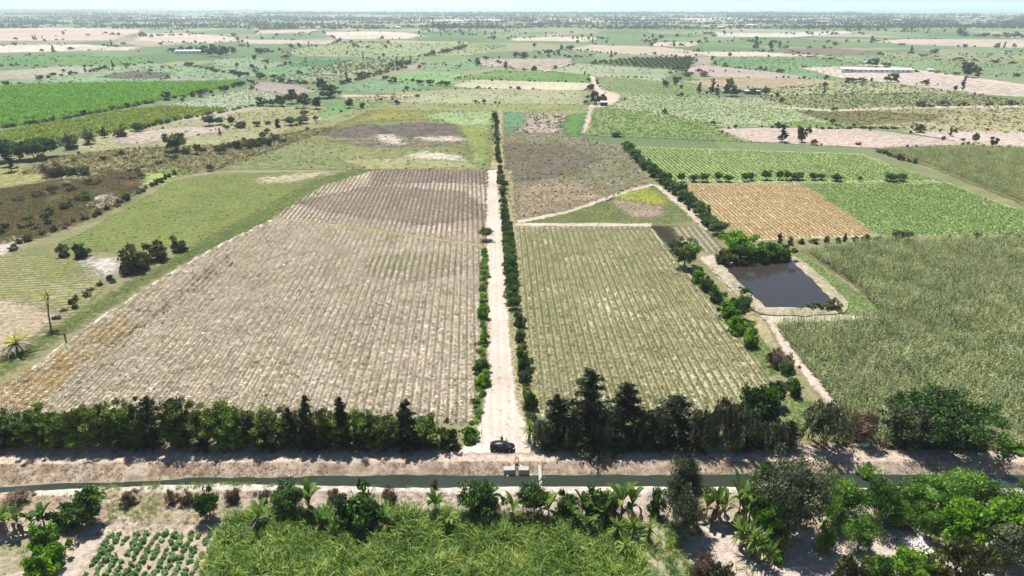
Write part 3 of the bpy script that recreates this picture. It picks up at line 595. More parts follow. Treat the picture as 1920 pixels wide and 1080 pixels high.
me = bpy.data.meshes.new('pond_bank'); me.from_pydata(V, [], Fq); me.materials.append(field('pond_bank_soil', (176, 170, 132), (196, 182, 162), (122, 138, 84), patch=6, fine=.8))
bm = bmesh.new(); bm.from_mesh(me); bmesh.ops.recalc_face_normals(bm, faces=bm.faces); bm.to_mesh(me); bm.free()
for q in me.polygons: q.use_smooth = True
tag(put('pond_bank', me), 'low earth rim around the pond', 'bank', kind='structure')
# ------------------------------------------------------------------ plant prototypes (shared meshes)
def crown_round(g, rng, w, h, z0, nc, nl, L, W, squash=1.0, lump=.35, sprawl=.5, up=.25, mat=0):
    d = nrm(rng.normal(size=(nc, 3))); r = rng.uniform(sprawl, 1.0, nc)*(1-lump+lump*rng.random(nc)*1.6)
    bd = nrm(rng.normal(size=(5, 3))*np.array((1, 1, .6))+np.array((0, 0, .25))); r = r*(.74+.42*(np.clip(d@bd.T, 0, 1)**3).max(1))
    sh = 1.0
    cen = np.stack((d[:, 0]*w/2*r*sh, d[:, 1]*w/2*r*sh, (z0+h)/2+d[:, 2]*(h-z0)/2*r*squash*sh), 1)
    for c in cen:
        rc = min(w, max(h, 1e-3)*1.3)*rng.uniform(.10, .2)*min(1, (60/nc)**.35); k = int(nl*rng.uniform(.6, 1.3)); q = rng.normal(size=(k, 3))
        q = nrm(q)*rng.random((k, 1))**.45*rc*np.array((1, 1, .75))
        P = c+q; P[:, 2] = np.maximum(P[:, 2], .05*h)
        g.add(leafq(rng, P, L, W, (0, 0, up)), np.clip(rng.uniform(.1, .85)+rng.normal(size=k)*.12, 0, 1), mat)
def crown_cone(g, rng, w, h, nb, nl, L, W, z0=.06, droop=.25, power=.75, mat=0):
    for i in range(nb):
        f = (i+rng.random())/nb; z = h*(z0+(1-z0)*f); R = w/2*(1-f)**power*rng.choice((.45, .7, .95, 1.05, 1.35))*rng.uniform(.85, 1.15)+.12
        a = rng.random()*2*math.pi; k = max(6, int(nl*(R/(w/2)+.15)))
        s = rng.random(k)**.6; rr = s*R
        P = np.stack((np.cos(a)*rr, np.sin(a)*rr, z+.3*rr-droop*rr*s*2), 1)+rng.normal(size=(k, 3))*np.array((.16, .16, .12))*(.4+R*.45)
        P[:, 2] = np.clip(P[:, 2], .1, h)
        g.add(leafq(rng, P, L, W, (math.cos(a)*.8, math.sin(a)*.8, .25), .7), np.clip(rng.uniform(.05, .8)+rng.normal(size=k)*.12, 0, 1), mat)
def crown_weep(g, rng, w, h, ns, nl, L, W, mat=0):
    for i in range(ns):
        d = nrm(rng.normal(size=3)); r = rng.uniform(.3, 1); c = np.array((d[0]*w/2*r, d[1]*w/2*r, h*(.55+.42*abs(d[2])*r)))
        ln = rng.uniform(.18, .5)*h; k = nl; s = rng.random(k)
        P = c+np.stack((d[0]*s*.8, d[1]*s*.8, -ln*s**1.3), 1)+rng.normal(size=(k, 3))*(.1+.1*s[:, None]); P[:, 2] = np.maximum(P[:, 2], .2)
        g.add(leafq(rng, P, L, W, (d[0]*.3, d[1]*.3, -1.3), .45), np.clip(rng.uniform(.1, .85)+rng.normal(size=k)*.1, 0, 1), mat)
def limbs(g, rng, h, w, r, mat, n=4, lean=.1, fork=.3):
    top = np.array((rng.normal()*lean*h*.3, rng.normal()*lean*h*.3, h*fork))
    g.tube([(0, 0, -.3), top*.5+rng.normal(size=3)*.04*h*np.array((1, 1, 0)), top], [r*1.25, r, r*.8], mat, 7)
    for i in range(n):
        a = 2*math.pi*(i+rng.random()*.6)/n; e = np.array((math.cos(a)*w*.33, math.sin(a)*w*.33, h*rng.uniform(.62, .85)))
        m = (top+e)/2+np.array((math.cos(a), math.sin(a), -.3))*w*.05
        g.tube([top*.95, m, e], [r*.62, r*.42, r*.15], mat, 5)
def multi_stems(g, rng, h, w, r, mat, n=6):
    for i in range(n):
        a = rng.random()*6.3; e = np.array((math.cos(a)*w*.35, math.sin(a)*w*.35, h*rng.uniform(.5, .8)))
        g.tube([(rng.normal()*.08, rng.normal()*.08, -.1), e*np.array((.35, .35, .5)), e], [r, r*.7, r*.25], mat, 4)
def strip(g, base, az, elev, length, width, drop, seg, rnd, mat=0, fold=.25, taper=(.35, 1, 1, .75, .1)):
    """an arching leaf blade, folded along the midrib"""
    p = np.array(base, float); q = []; dv = np.array((math.cos(az), math.sin(az), 0)); side = np.array((-math.sin(az), math.cos(az), 0)); e = elev; pts = [p.copy()]
    for i in range(seg):
        p = p+(dv*math.cos(e)+np.array((0, 0, math.sin(e))))*length/seg; e -= drop/seg; pts.append(p.copy())
    ws = np.interp(np.linspace(0, 1, seg+1), np.linspace(0, 1, len(taper)), taper)*width/2
    for i in range(seg):
        for sg in (-1, 1):
            a, b = pts[i], pts[i+1]; oa = side*sg*ws[i]+np.array((0, 0, fold*ws[i])); ob = side*sg*ws[i+1]+np.array((0, 0, fold*ws[i+1]))
            q.append((a, b, b+ob, a+oa))
    g.add(q, rnd, mat)
def fork(fn_crown, fn_trunk, crown_mats, trunk_mats, name):
    gc, gt = Geo(), Geo(); fn_crown(gc); fn_trunk(gt)
    one = Geo(); q, r, m = gc.arrays(); one.q += [q]; one.r += [r]; one.m += [m]; q, r, m = gt.arrays(); one.q += [q]; one.r += [r]; one.m += [m+len(crown_mats)]
    return dict(crown=gc.build(name+'_crown', crown_mats), trunk=gt.build(name+'_trunk', trunk_mats), one=one.build(name, crown_mats+trunk_mats))
PROTO = {}
def proto(kind, n, mk, h, w, parts=('crown', 'trunk'), obj='tree'):
    vs = [mk(np.random.default_rng(hash_(kind)+i*17)) for i in range(n)]; hs, ws = [], []
    for v in vs:
        c = np.empty(len(v['crown'].vertices)*3); v['crown'].vertices.foreach_get('co', c); c = c.reshape(-1, 3)
        hs.append(np.percentile(c[:, 2], 99.6)); ws.append(2*np.percentile(np.hypot(c[:, 0], c[:, 1]), 95))
    PROTO[kind] = dict(v=vs, h=float(np.mean(hs)), w=float(np.mean(ws)), parts=parts, obj=obj)
def hash_(s): return sum((i+3)*ord(c) for i, c in enumerate(s)) % 99991
def P_round(mat, h, w, nc, nl, L, W, z0=.2, tr=.14, **kw):
    return lambda rng: fork(lambda g: crown_round(g, rng, w, h, z0*h, nc, nl, L, W, **kw), lambda g: limbs(g, rng, h, w, tr, 0), [M[mat]], [M['bark']], mat+'_tree')
def P_cone(mat, h, w, nb, nl, L, W, **kw):
    def mk(rng):
        def tk(g):
            g.tube([(0, 0, -.3), (.05, 0, h*.5), (0, .05, h*.96)], [.2, .12, .02], 0, 7)
            for i in range(10):
                a, z = rng.random()*6.3, h*rng.uniform(.12, .75); R = w*.4*(1-z/h); g.tube([(0, 0, z), (math.cos(a)*R, math.sin(a)*R, z+.1*R)], [.05, .015], 0, 4)
        return fork(lambda g: crown_cone(g, rng, w, h, nb, nl, L, W, **kw), tk, [M[mat]], [M['bark']], mat+'_conifer')
    return mk
def P_weep(mat, h, w, ns, nl, L, W):
    return lambda rng: fork(lambda g: (crown_weep(g, rng, w, h, ns, nl, L, W), crown_round(g, rng, w*.7, h*.96, h*.45, 14, 70, L, W)), lambda g: limbs(g, rng, h, w, .17, 0, 5), [M[mat]], [M['bark']], mat+'_weeping')
def P_shrub(mat, h, w, nc, nl, L, W, stem='bark', **kw):
    kw = dict(dict(lump=.3, sprawl=.35), **kw)
    return lambda rng: fork(lambda g: crown_round(g, rng, w, h, -h*.35, nc, nl, L, W, **kw), lambda g: multi_stems(g, rng, h, w, .035*h/1.5, 0), [M[mat]], [M[stem]], mat+'_shrub')
proto('windbreak', 4, P_round('wb', 7.5, 5.2, 78, 115, .20, .085, z0=.04, lump=.5), 7.5, 5.2)
proto('windbreak_olive', 3, P_round('wbolive', 7.5, 5.2, 76, 115, .20, .08, z0=.04, lump=.5), 7.5, 5.2)
proto('conifer', 4, P_cone('dark', 9.5, 4.6, 95, 74, .27, .075, power=.62, droop=.2), 8.6, 3.7, obj='conifer_tree')
proto('bushy_conifer', 3, P_cone('dark', 8, 5.6, 110, 62, .26, .07, power=.42, droop=.1), 7.4, 4.6, obj='conifer_tree')
proto('weeping', 3, P_weep('weepleaf', 8, 6, 110, 52, .26, .065), 8, 6)
proto('roundtree', 4, P_round('deep', 6, 6, 70, 95, .19, .1, z0=.18), 6, 6)
proto('leafytree', 3, P_round('mid', 5, 5.2, 60, 90, .2, .11, z0=.15), 5, 5.2)
proto('brighttree', 3, P_round('bright', 4.5, 4.6, 52, 85, .2, .11, z0=.1), 4.5, 4.6)
proto('feathertree', 4, P_round('feather', 6, 6.2, 64, 140, .19, .06, z0=.02, lump=.5, sprawl=.3, up=.6), 6, 6.2)
proto('greytree', 3, P_round('grey', 7.5, 6.5, 80, 95, .19, .09, z0=.1), 7.5, 6.5)
proto('bigtree', 1, P_round('deep', 9.5, 17, 190, 130, .24, .13, z0=.03, lump=.35, sprawl=.55, squash=1.0), 9.5, 17)
proto('biggrey', 2, P_round('grey', 11, 11, 150, 130, .2, .1, z0=.05, lump=.4), 11, 11)
proto('umbrella', 2, P_round('olive', 4.5, 5.2, 46, 80, .2, .07, z0=.38, squash=.8), 4.5, 5.2)
proto('shrub', 4, P_shrub('deep', 2.4, 3, 34, 75, .15, .08), 2.4, 3, ('foliage', 'stem'), 'shrub')
proto('midshrub', 4, P_shrub('mid', 2.2, 2.8, 34, 75, .15, .08), 2.2, 2.8, ('foliage', 'stem'), 'shrub')
proto('brightshrub', 4, P_shrub('bright', 2.0, 2.6, 34, 75, .15, .08), 2.0, 2.6, ('foliage', 'stem'), 'shrub')
proto('oliveshrub', 4, P_shrub('olive', 2.0, 2.8, 34, 70, .15, .07), 2.0, 2.8, ('foliage', 'stem'), 'shrub')
proto('greyshrub', 4, P_shrub('grey', 1.8, 2.6, 30, 70, .15, .07), 1.8, 2.6, ('foliage', 'stem'), 'shrub')
proto('vegetable', 4, P_shrub('vegleaf', 1.0, 1.3, 22, 60, .14, .05, up=.8), 1.0, 1.3, ('foliage', 'stem'), 'shrub')
proto('dryshrub', 4, P_shrub('dry', 1.5, 2.2, 30, 60, .2, .022, sprawl=.2), 1.5, 2.2, ('twigs', 'stem'), 'dry_bush')
proto('far_round', 5, P_round('fartree', 7, 8, 26, 26, .6, .38, z0=.12, tr=.22), 7, 8)
proto('far_tall', 4, P_cone('fartree', 12, 4, 36, 16, .65, .34, power=.35, droop=.05, z0=.12), 12, 4)
proto('far_shrub', 4, P_shrub('fartree', 2.6, 4, 16, 22, .4, .26), 2.6, 4, ('foliage', 'stem'), 'shrub')
proto('far_olive', 4, P_round('olive', 6, 7, 24, 26, .55, .32, z0=.12, tr=.2), 6, 7)
def mk_banana(rng):
    gc, gs = Geo(), Geo(); h = .95; gs.tube([(0, 0, -.2), (.03, 0, h*.5), (0, .03, h)], [.14, .12, .07], 0, 7)
    n = 10
    for i in range(n):
        dead = i < 2; strip(gc, (0, 0, h*(.96 if not dead else .85)), i*2.4+rng.random(), rng.uniform(.75, 1.4) if not dead else .1, rng.uniform(1.6, 2.3), .66, rng.uniform(.8, 1.9), 7, rng.uniform(.25, .95), 1 if dead else 0, .35, (.12, .6, 1, 1, .9, .1))
    one = Geo(); a, b, c = gc.arrays(); one.add(a, b); one.m = [c]; a, b, c = gs.arrays(); one.q.append(a); one.r.append(b); one.m.append(c+2)
    return dict(crown=gc.build('banana_leaves', [M['banana'], M['dry']]), trunk=gs.build('banana_stem', [M['palebark']]), one=one.build('banana', [M['banana'], M['dry'], M['palebark']]))
proto('banana', 5, mk_banana, 3.0, 3.2, ('leaves', 'stem'), 'banana_plant')
def mk_yucca(rng):
    gc, gs = Geo(), Geo(); gs.tube([(0, 0, -.2), (.05, 0, .5), (0, .05, 1.0)], [.15, .14, .1], 0, 7)
    for i in range(46): strip(gc, (0, 0, .9), rng.random()*6.3, rng.uniform(-.5, 1.4), rng.uniform(.8, 1.2), .1, rng.uniform(.1, .7), 3, rng.uniform(.1, .9), 0, .2, (.6, 1, .8, .05))
    one = Geo(); a, b, c = gc.arrays(); one.add(a, b); a, b, c = gs.arrays(); one.add(a, b, 1)
    return dict(crown=gc.build('yucca_leaves', [M['weed']]), trunk=gs.build('yucca_stem', [M['bark']]), one=one.build('yucca', [M['weed'], M['bark']]))
proto('yucca', 3, mk_yucca, 1.9, 2.0, ('leaves', 'stem'), 'yucca_plant')
# ------------------------------------------------------------------ planting: every tree and shrub is a thing
CAT = {'tree': 'tree', 'shrub': 'shrub', 'banana_plant': 'banana plant', 'yucca_plant': 'plant', 'conifer_tree': 'conifer', 'dry_bush': 'dry bush', 'palm_tree': 'palm'}
_cnt = {}; LOOSE = []
def plant(kind, xy, h, w, label, group=None, split=None, name=None, cat=None):
    P = PROTO[kind]; i = _cnt.get(kind, 0); _cnt[kind] = i+1; v = P['v'][i % len(P['v'])]
    x, y = xy; z = gz1(x, y); sc = (w/P['w'], w/P['w']*random.uniform(.9, 1.1), h/P['h']); rz = random.random()*6.28
    nm = name or P['obj']
    if split is None: split = math.hypot(x, y) < 175
    if split:
        o = put(nm, None, None, (x, y, z), rz, sc); o.empty_display_size = .3
        put(P['parts'][0], v['crown'], o); put(P['parts'][1], v['trunk'], o)
    else: o = put(nm, v['one'], None, (x, y, z), rz, sc)
    if not split: LOOSE.append((o, max(h, w)/math.hypot(x, y), nm, v['one'], (x, y, z), rz, sc))
    return tag(o, label, cat or CAT[P['obj']], group)
def one(kind, px, py, top, wpx, label, group=None, **k):
    p = GG(px, py); h = height_at(p, top); w = wpx*depth(p[0], p[1], h/2)/F
    return plant(kind, p[:2], max(h, .4), w, label, group, **k)
def line_pts(poly, spacing, jit):
    W = WP(poly); out = []; carry = 0.0
    for a, b in zip(W[:-1], W[1:]):
        L = np.linalg.norm(b-a); s = carry
        while s < L:
            out.append(a+(b-a)*s/L+RNG.normal(size=2)*jit); s += spacing*RNG.uniform(.75, 1.3)
        carry = s-L
    return out
def row(kinds, poly, spacing, h, w, label, group, jit=.4, **k):
    for q in line_pts(poly, spacing, jit):
        hh = random.uniform(*h); plant(random.choice(kinds), q, hh, random.uniform(*w), label, group, **k)

# windbreak along the canal road, left of the car
LW = "tree of the dark windbreak along the canal road, left of the car"
for px, top, w, kd in [(-30, 772, 62, 'windbreak'), (8, 776, 58, 'windbreak'), (40, 786, 46, 'windbreak_olive'), (68, 768, 56, 'windbreak'), (104, 772, 50, 'windbreak'), (128, 768, 50, 'windbreak'), (160, 766, 48, 'windbreak_olive'),
                       (190, 760, 56, 'windbreak_olive'), (232, 760, 58, 'windbreak'), (262, 764, 46, 'windbreak'), (338, 755, 66, 'windbreak_olive'), (372, 764, 50, 'windbreak_olive'),
                       (408, 760, 56, 'windbreak'), (440, 762, 52, 'windbreak'), (474, 772, 46, 'bushy_conifer'), (512, 768, 56, 'windbreak_olive'), (610, 770, 44, 'windbreak_olive'), (682, 768, 46, 'windbreak'), (556, 778, 44, 'windbreak_olive'), (640, 780, 46, 'windbreak'), (704, 780, 46, 'windbreak'),
                       (726, 782, 48, 'windbreak_olive'), (800, 780, 48, 'windbreak')]:
    one(kd, px, 836+random.uniform(-5, 2), top, w*1.06, LW, 'windbreak trees left of the car')
for i in range(26):
    one(random.choice(['windbreak', 'windbreak_olive', 'bushy_conifer']), 15+i*31+random.uniform(-8, 8), 840+random.uniform(-2, 3), 808+random.uniform(-6, 8), 38, LW, 'windbreak trees left of the car')
one('bushy_conifer', 290, 836, 746, 50, "dark tree rising a little above the left windbreak, between olive rounded crowns", cat='tree')
one('conifer', 548, 836, 766, 46, "slim dark conifer at the left shoulder of the tallest pointed tree in the left windbreak")
one('conifer', 582, 836, 742, 52, "tallest pointed dark conifer in the left windbreak")
one('conifer', 645, 838, 746, 44, "dark ragged conifer with a thin bare tip in the left windbreak")
one('conifer', 765, 838, 750, 56, "dark pointed conifer nearest the car's end of the left windbreak")
one('shrub', 840, 838, 800, 44, "low dark bush ending the left windbreak beside the car")
one('brightshrub', 884, 826, 799, 34, "low yellow-green bush at the left corner of the dirt road, by the car")
# right of the car
RW = "tree of the dark windbreak along the canal road, right of the car"
one('brightshrub', 1031, 838, 795, 34, "bright green upright bush at the foot of the right windbreak, nearest the car", name='shrub')
one('yucca', 992, 828, 778, 36, "spiky pale-leaved clump at the right corner of the dirt road")
one('yucca', 1002, 838, 802, 28, "smaller spiky clump at the right corner of the dirt road, nearer the car")
one('conifer', 1042, 829, 742, 74, "first dark ragged conifer right of the car, beside the bright bush")
one('conifer', 1100, 827, 694, 104, "tallest dark conifer, right of the car")
one('conifer', 1168, 828, 720, 98, "second tallest dark conifer with drooping tips, right of the tallest one")
one('bushy_conifer', 1215, 838, 770, 60, RW, 'windbreak trees right of the car')
one('bushy_conifer', 1262, 828, 744, 98, "wide dome-shaped dark conifer in the right windbreak")
one('weeping', 1312, 838, 768, 60, RW, 'windbreak trees right of the car')
one('weeping', 1354, 838, 754, 66, "drooping grey-green tree in the right windbreak, left of the leafier tree")
one('weeping', 1396, 838, 762, 74, "drooping grey-green tree in the right windbreak, in front of the leafier tree")
one('leafytree', 1416, 815, 728, 70, "leafier mid-green tree rising behind the drooping trees of the right windbreak")
one('weeping', 1446, 838, 786, 50, RW, 'windbreak trees right of the car')
one('bushy_conifer', 1478, 838, 790, 46, RW, 'windbreak trees right of the car')
for px, top, w in [(1016, 790, 40), (1070, 772, 54), (1134, 764, 56), (1142, 790, 50), (1204, 776, 54), (1236, 770, 50)]: one('weeping', px, 836, top, w, RW, 'windbreak trees right of the car')
for i in range(15):
    one(random.choice(['bushy_conifer', 'windbreak', 'weeping']), 1030+i*31+random.uniform(-6, 6), 842, 812+random.uniform(-8, 8), 38, RW, 'windbreak trees right of the car')
one('weeping', 1545, 838, 757, 92, "wide dark drooping tree standing alone past the right windbreak")
one('dryshrub', 1618, 832, 775, 70, "brown half-dead bush between the wide drooping tree and the big round tree")
one('greytree', 1700, 838, 760, 84, "grey-green left crown joined to the big round tree at right")
one('bigtree', 1752, 828, 748, 170, "biggest round tree, by the maize corner at right")
one('brightshrub', 1892, 838, 826, 48, "low bright green bush at the right edge of the photo, by the canal road")
# dirt-road avenue
row(['roundtree', 'leafytree'], [(961, 580), (957, 500), (951, 434)], 3.1, (3.4, 4.6), (3.2, 4.2), "dark green tree in the dense part of the hedgerow right of the dirt road", 'hedgerow along the right of the dirt road', .25, split=False)
row(['leafytree', 'midshrub', 'oliveshrub', 'roundtree'], [(948, 425), (944, 380), (938, 318)], 4.4, (1.8, 3.8), (2.2, 3.8), "tree in the middle part of the hedgerow right of the dirt road", 'hedgerow right of the dirt road, middle', .4)
row(['leafytree', 'midshrub', 'oliveshrub'], [(935, 310), (931, 262), (928, 214)], 8.0, (1.6, 3.6), (2.2, 4), "tree in the far thin part of the hedgerow right of the dirt road", 'hedgerow right of the dirt road, far end', .5)
for px, py, top, w, kd, lb in [(975, 612, 588, 26, 'greyshrub', "small grey-green bush first below the dense hedgerow right of the dirt road"), (984, 692, 652, 34, 'shrub', "dark bush midway down the right verge of the dirt road, above a bluish one"),
                               (984, 716, 694, 28, 'greyshrub', "bluish grey-green bush on the right verge of the dirt road"), (993, 766, 728, 28, 'shrub', "dark upright bush on the right verge above the spiky clump"),
                               (978, 640, 618, 20, 'greyshrub', "smallest grey bush on the right verge of the dirt road"), (906, 596, 568, 24, 'brightshrub', "bright green bush on the left verge, first below the grass strip"),
                               (907, 642, 620, 22, 'brightshrub', "small bright green bush on the left verge, second below the grass strip"), (902, 700, 672, 28, 'midshrub', "green bush on the left verge, upper of a touching pair"),
                               (908, 722, 700, 36, 'brightshrub', "wide bright green bush on the left verge, lower of a touching pair")]:
    one(kd, px, py, top, w, lb)
row(['brightshrub', 'midshrub'], [(907, 566), (909, 468)], 2.4, (.7, 1.6), (1.8, 2.8), "low yellow-green bush in the strip left of the dirt road", 'low bushes left of the dirt road', .3)
row(['brightshrub', 'midshrub'], [(892, 792), (902, 728)], 1.5, (.5, 1.1), (1.2, 2.0), "low weedy bush at the near end of the left verge", 'weedy bushes at the near left verge', .3)
one('umbrella', 911, 451, 428, 29, "lone umbrella-crowned tree standing on the left edge of the dirt road")
row(['brightshrub', 'midshrub', 'oliveshrub'], [(905, 570), (905, 640), (901, 730)], 1.9, (.5, 1.1), (1.3, 2.2), "low green bush in the strip along the left side of the dirt road", 'low green strip left of the dirt road', .35)
row(['greyshrub', 'midshrub', 'oliveshrub', 'shrub'], [(972, 592), (982, 680), (994, 770), (1004, 806)], 1.7, (.5, 1.3), (1.2, 2.2), "low grey-green bush in the strip along the right side of the dirt road", 'low bushes right of the dirt road', .4)
# diagonal hedgerow to the pond
row(['roundtree', 'leafytree', 'leafytree', 'midshrub'], [(1172, 278), (1200, 305), (1232, 336), (1264, 358), (1296, 384), (1326, 418), (1348, 442)], 5.4, (3.4, 5.4), (4.2, 6), "round dark tree in the diagonal hedgerow above the pond", 'diagonal hedgerow above the pond', .5)
row(['shrub', 'midshrub', 'oliveshrub'], [(1176, 284), (1240, 346), (1300, 394), (1340, 440)], 7, (1.0, 1.8), (1.6, 2.6), "low bush under the diagonal hedgerow above the pond", 'bushes under the diagonal hedgerow', .9)
row(['roundtree', 'leafytree'], [(1256, 341), (1330, 340), (1400, 339), (1470, 337), (1550, 337)], 5.0, (2.4, 4.4), (2.8, 4.6), "small round tree in the row between the green field and the tan field", 'tree row above the tan field', .5)
for px, py, top, w, kd, lb in [(1490, 337, 324, 24, 'roundtree', "larger tree near the right end of the row above the tan field"), (1568, 339, 326, 22, 'roundtree', "last round tree of the row above the tan field"), (1612, 340, 330, 11, 'far_olive', "small solitary olive tree right of the row above the tan field"),
     (1671, 340, 325, 26, 'roundtree', "left of two joined round trees between the green fields at right"), (1689, 339, 326, 20, 'leafytree', "right of two joined round trees between the green fields at right"),
     (1461, 455, 436, 9, 'oliveshrub', "thin upright sapling by the pond bushes at the tan field's edge"), (1683, 451, 434, 24, 'roundtree', "left of two dark trees at the maize field's far edge"), (1704, 449, 434, 17, 'umbrella', "right of two dark trees at the maize field's far edge"),
     (1832, 446, 437, 14, 'roundtree', "larger dark bush right of the two dark trees at the maize field's far edge"), (1812, 446, 439, 8, 'shrub', "smaller dark bush left of a larger one at the maize field's far edge"), (1888, 446, 438, 14, 'shrub', "dark bush near the right edge of the photo above the maize"), (1910, 446, 437, 12, 'shrub', "last dark bush above the maize at the photo's right edge"),
     (1780, 446, 441, 8, 'oliveshrub', "tiny olive bush alone at the maize field's far edge")]:
    one(kd, px, py, top, w, lb)
row(['shrub', 'oliveshrub', 'midshrub'], [(1478, 458), (1560, 455), (1652, 450)], 4.0, (1.2, 2.6), (1.4, 3), "small bush in the thin row between the tan field and the maize", 'bush row between tan field and maize', .4)
# pond planting
one('brighttree', 1380, 484, 436, 56, "rounded bright green tree at the pond's far left corner")
one('leafytree', 1386, 492, 455, 40, "dark green tree in front of the rounded bright tree at the pond")
for px, py, top, w, kd in [(1352, 498, 470, 36, 'oliveshrub'), (1378, 496, 472, 34, 'oliveshrub')]: one(kd, px, py, top, w, "olive bush at the pond's left corner, below the bright tree", 'olive bushes at the pond corner')
for px, py, top, w, kd in [(1418, 490, 459, 42, 'brightshrub'), (1442, 488, 457, 46, 'midshrub'), (1466, 488, 460, 42, 'midshrub')]: one(kd, px, py, top, w, "green bush in the clump on the pond's far bank", 'bush clump on the pond far bank')
one('greyshrub', 1408, 494, 480, 22, "small brownish grey bush at the water, between the pond's bush clump and corner trees")
one('oliveshrub', 1560, 582, 560, 30, "reddish olive bush at the pond's near right corner")
for px in (1520, 1536, 1549): one('midshrub', px, 582, 570, 20, "reedy green bush along the pond's near right shore", 'reeds on the pond near shore')
one('midshrub', 1396, 552, 539, 20, "small green bush on the pond's left bank")
one('windbreak', 1284, 502, 450, 52, "large dark round tree left of the pond, above the ditch")
for px, py, top, w, kd, lb in [(1268, 470, 452, 28, 'roundtree', "dark tree behind the large round tree left of the pond"), (1308, 530, 505, 28, 'brightshrub', "bright bush nearest below the large round tree left of the pond"), (1324, 545, 520, 28, 'midshrub', "green bush second below the large round tree left of the pond"), (1342, 565, 540, 30, 'midshrub', "green bush third below the large round tree left of the pond"),
     (1388, 600, 553, 38, 'roundtree', "dark tree in the bush line left of the pond's near corner"), (1366, 592, 564, 36, 'brightshrub', "bright green bush left of the dark tree by the pond's near corner"), (1382, 622, 590, 42, 'brightshrub', "wide bright green bush below the dark tree near the pond"), (1408, 650, 612, 34, 'brightshrub', "yellow-green bush at the low end of the bush line below the pond"),
     (1446, 678, 652, 16, 'shrub', "thin dark upright bush below the pond, by the grey dry bush"), (1460, 690, 658, 36, 'dryshrub', "grey leafless bush below the pond"), (1474, 718, 680, 32, 'roundtree', "dark bright-topped tree below the grey leafless bush"), (1488, 742, 712, 28, 'midshrub', "green bush beside the pale track, lowest below the pond"),
     (1452, 762, 718, 42, 'roundtree', "round dark green tree at the stubble field's lower right corner"), (1425, 775, 735, 34, 'olive' 'shrub', "yellowish bush at the lower right corner of the stubble field")]:
    one(kd, px, py, top, w, lb)
row(['oliveshrub', 'greyshrub'], [(1310, 510), (1350, 548), (1392, 590)], 4, (.6, 1.2), (1, 1.8), "low bush on the pale bank left of the pond", 'low bushes on the pond left bank', .6)

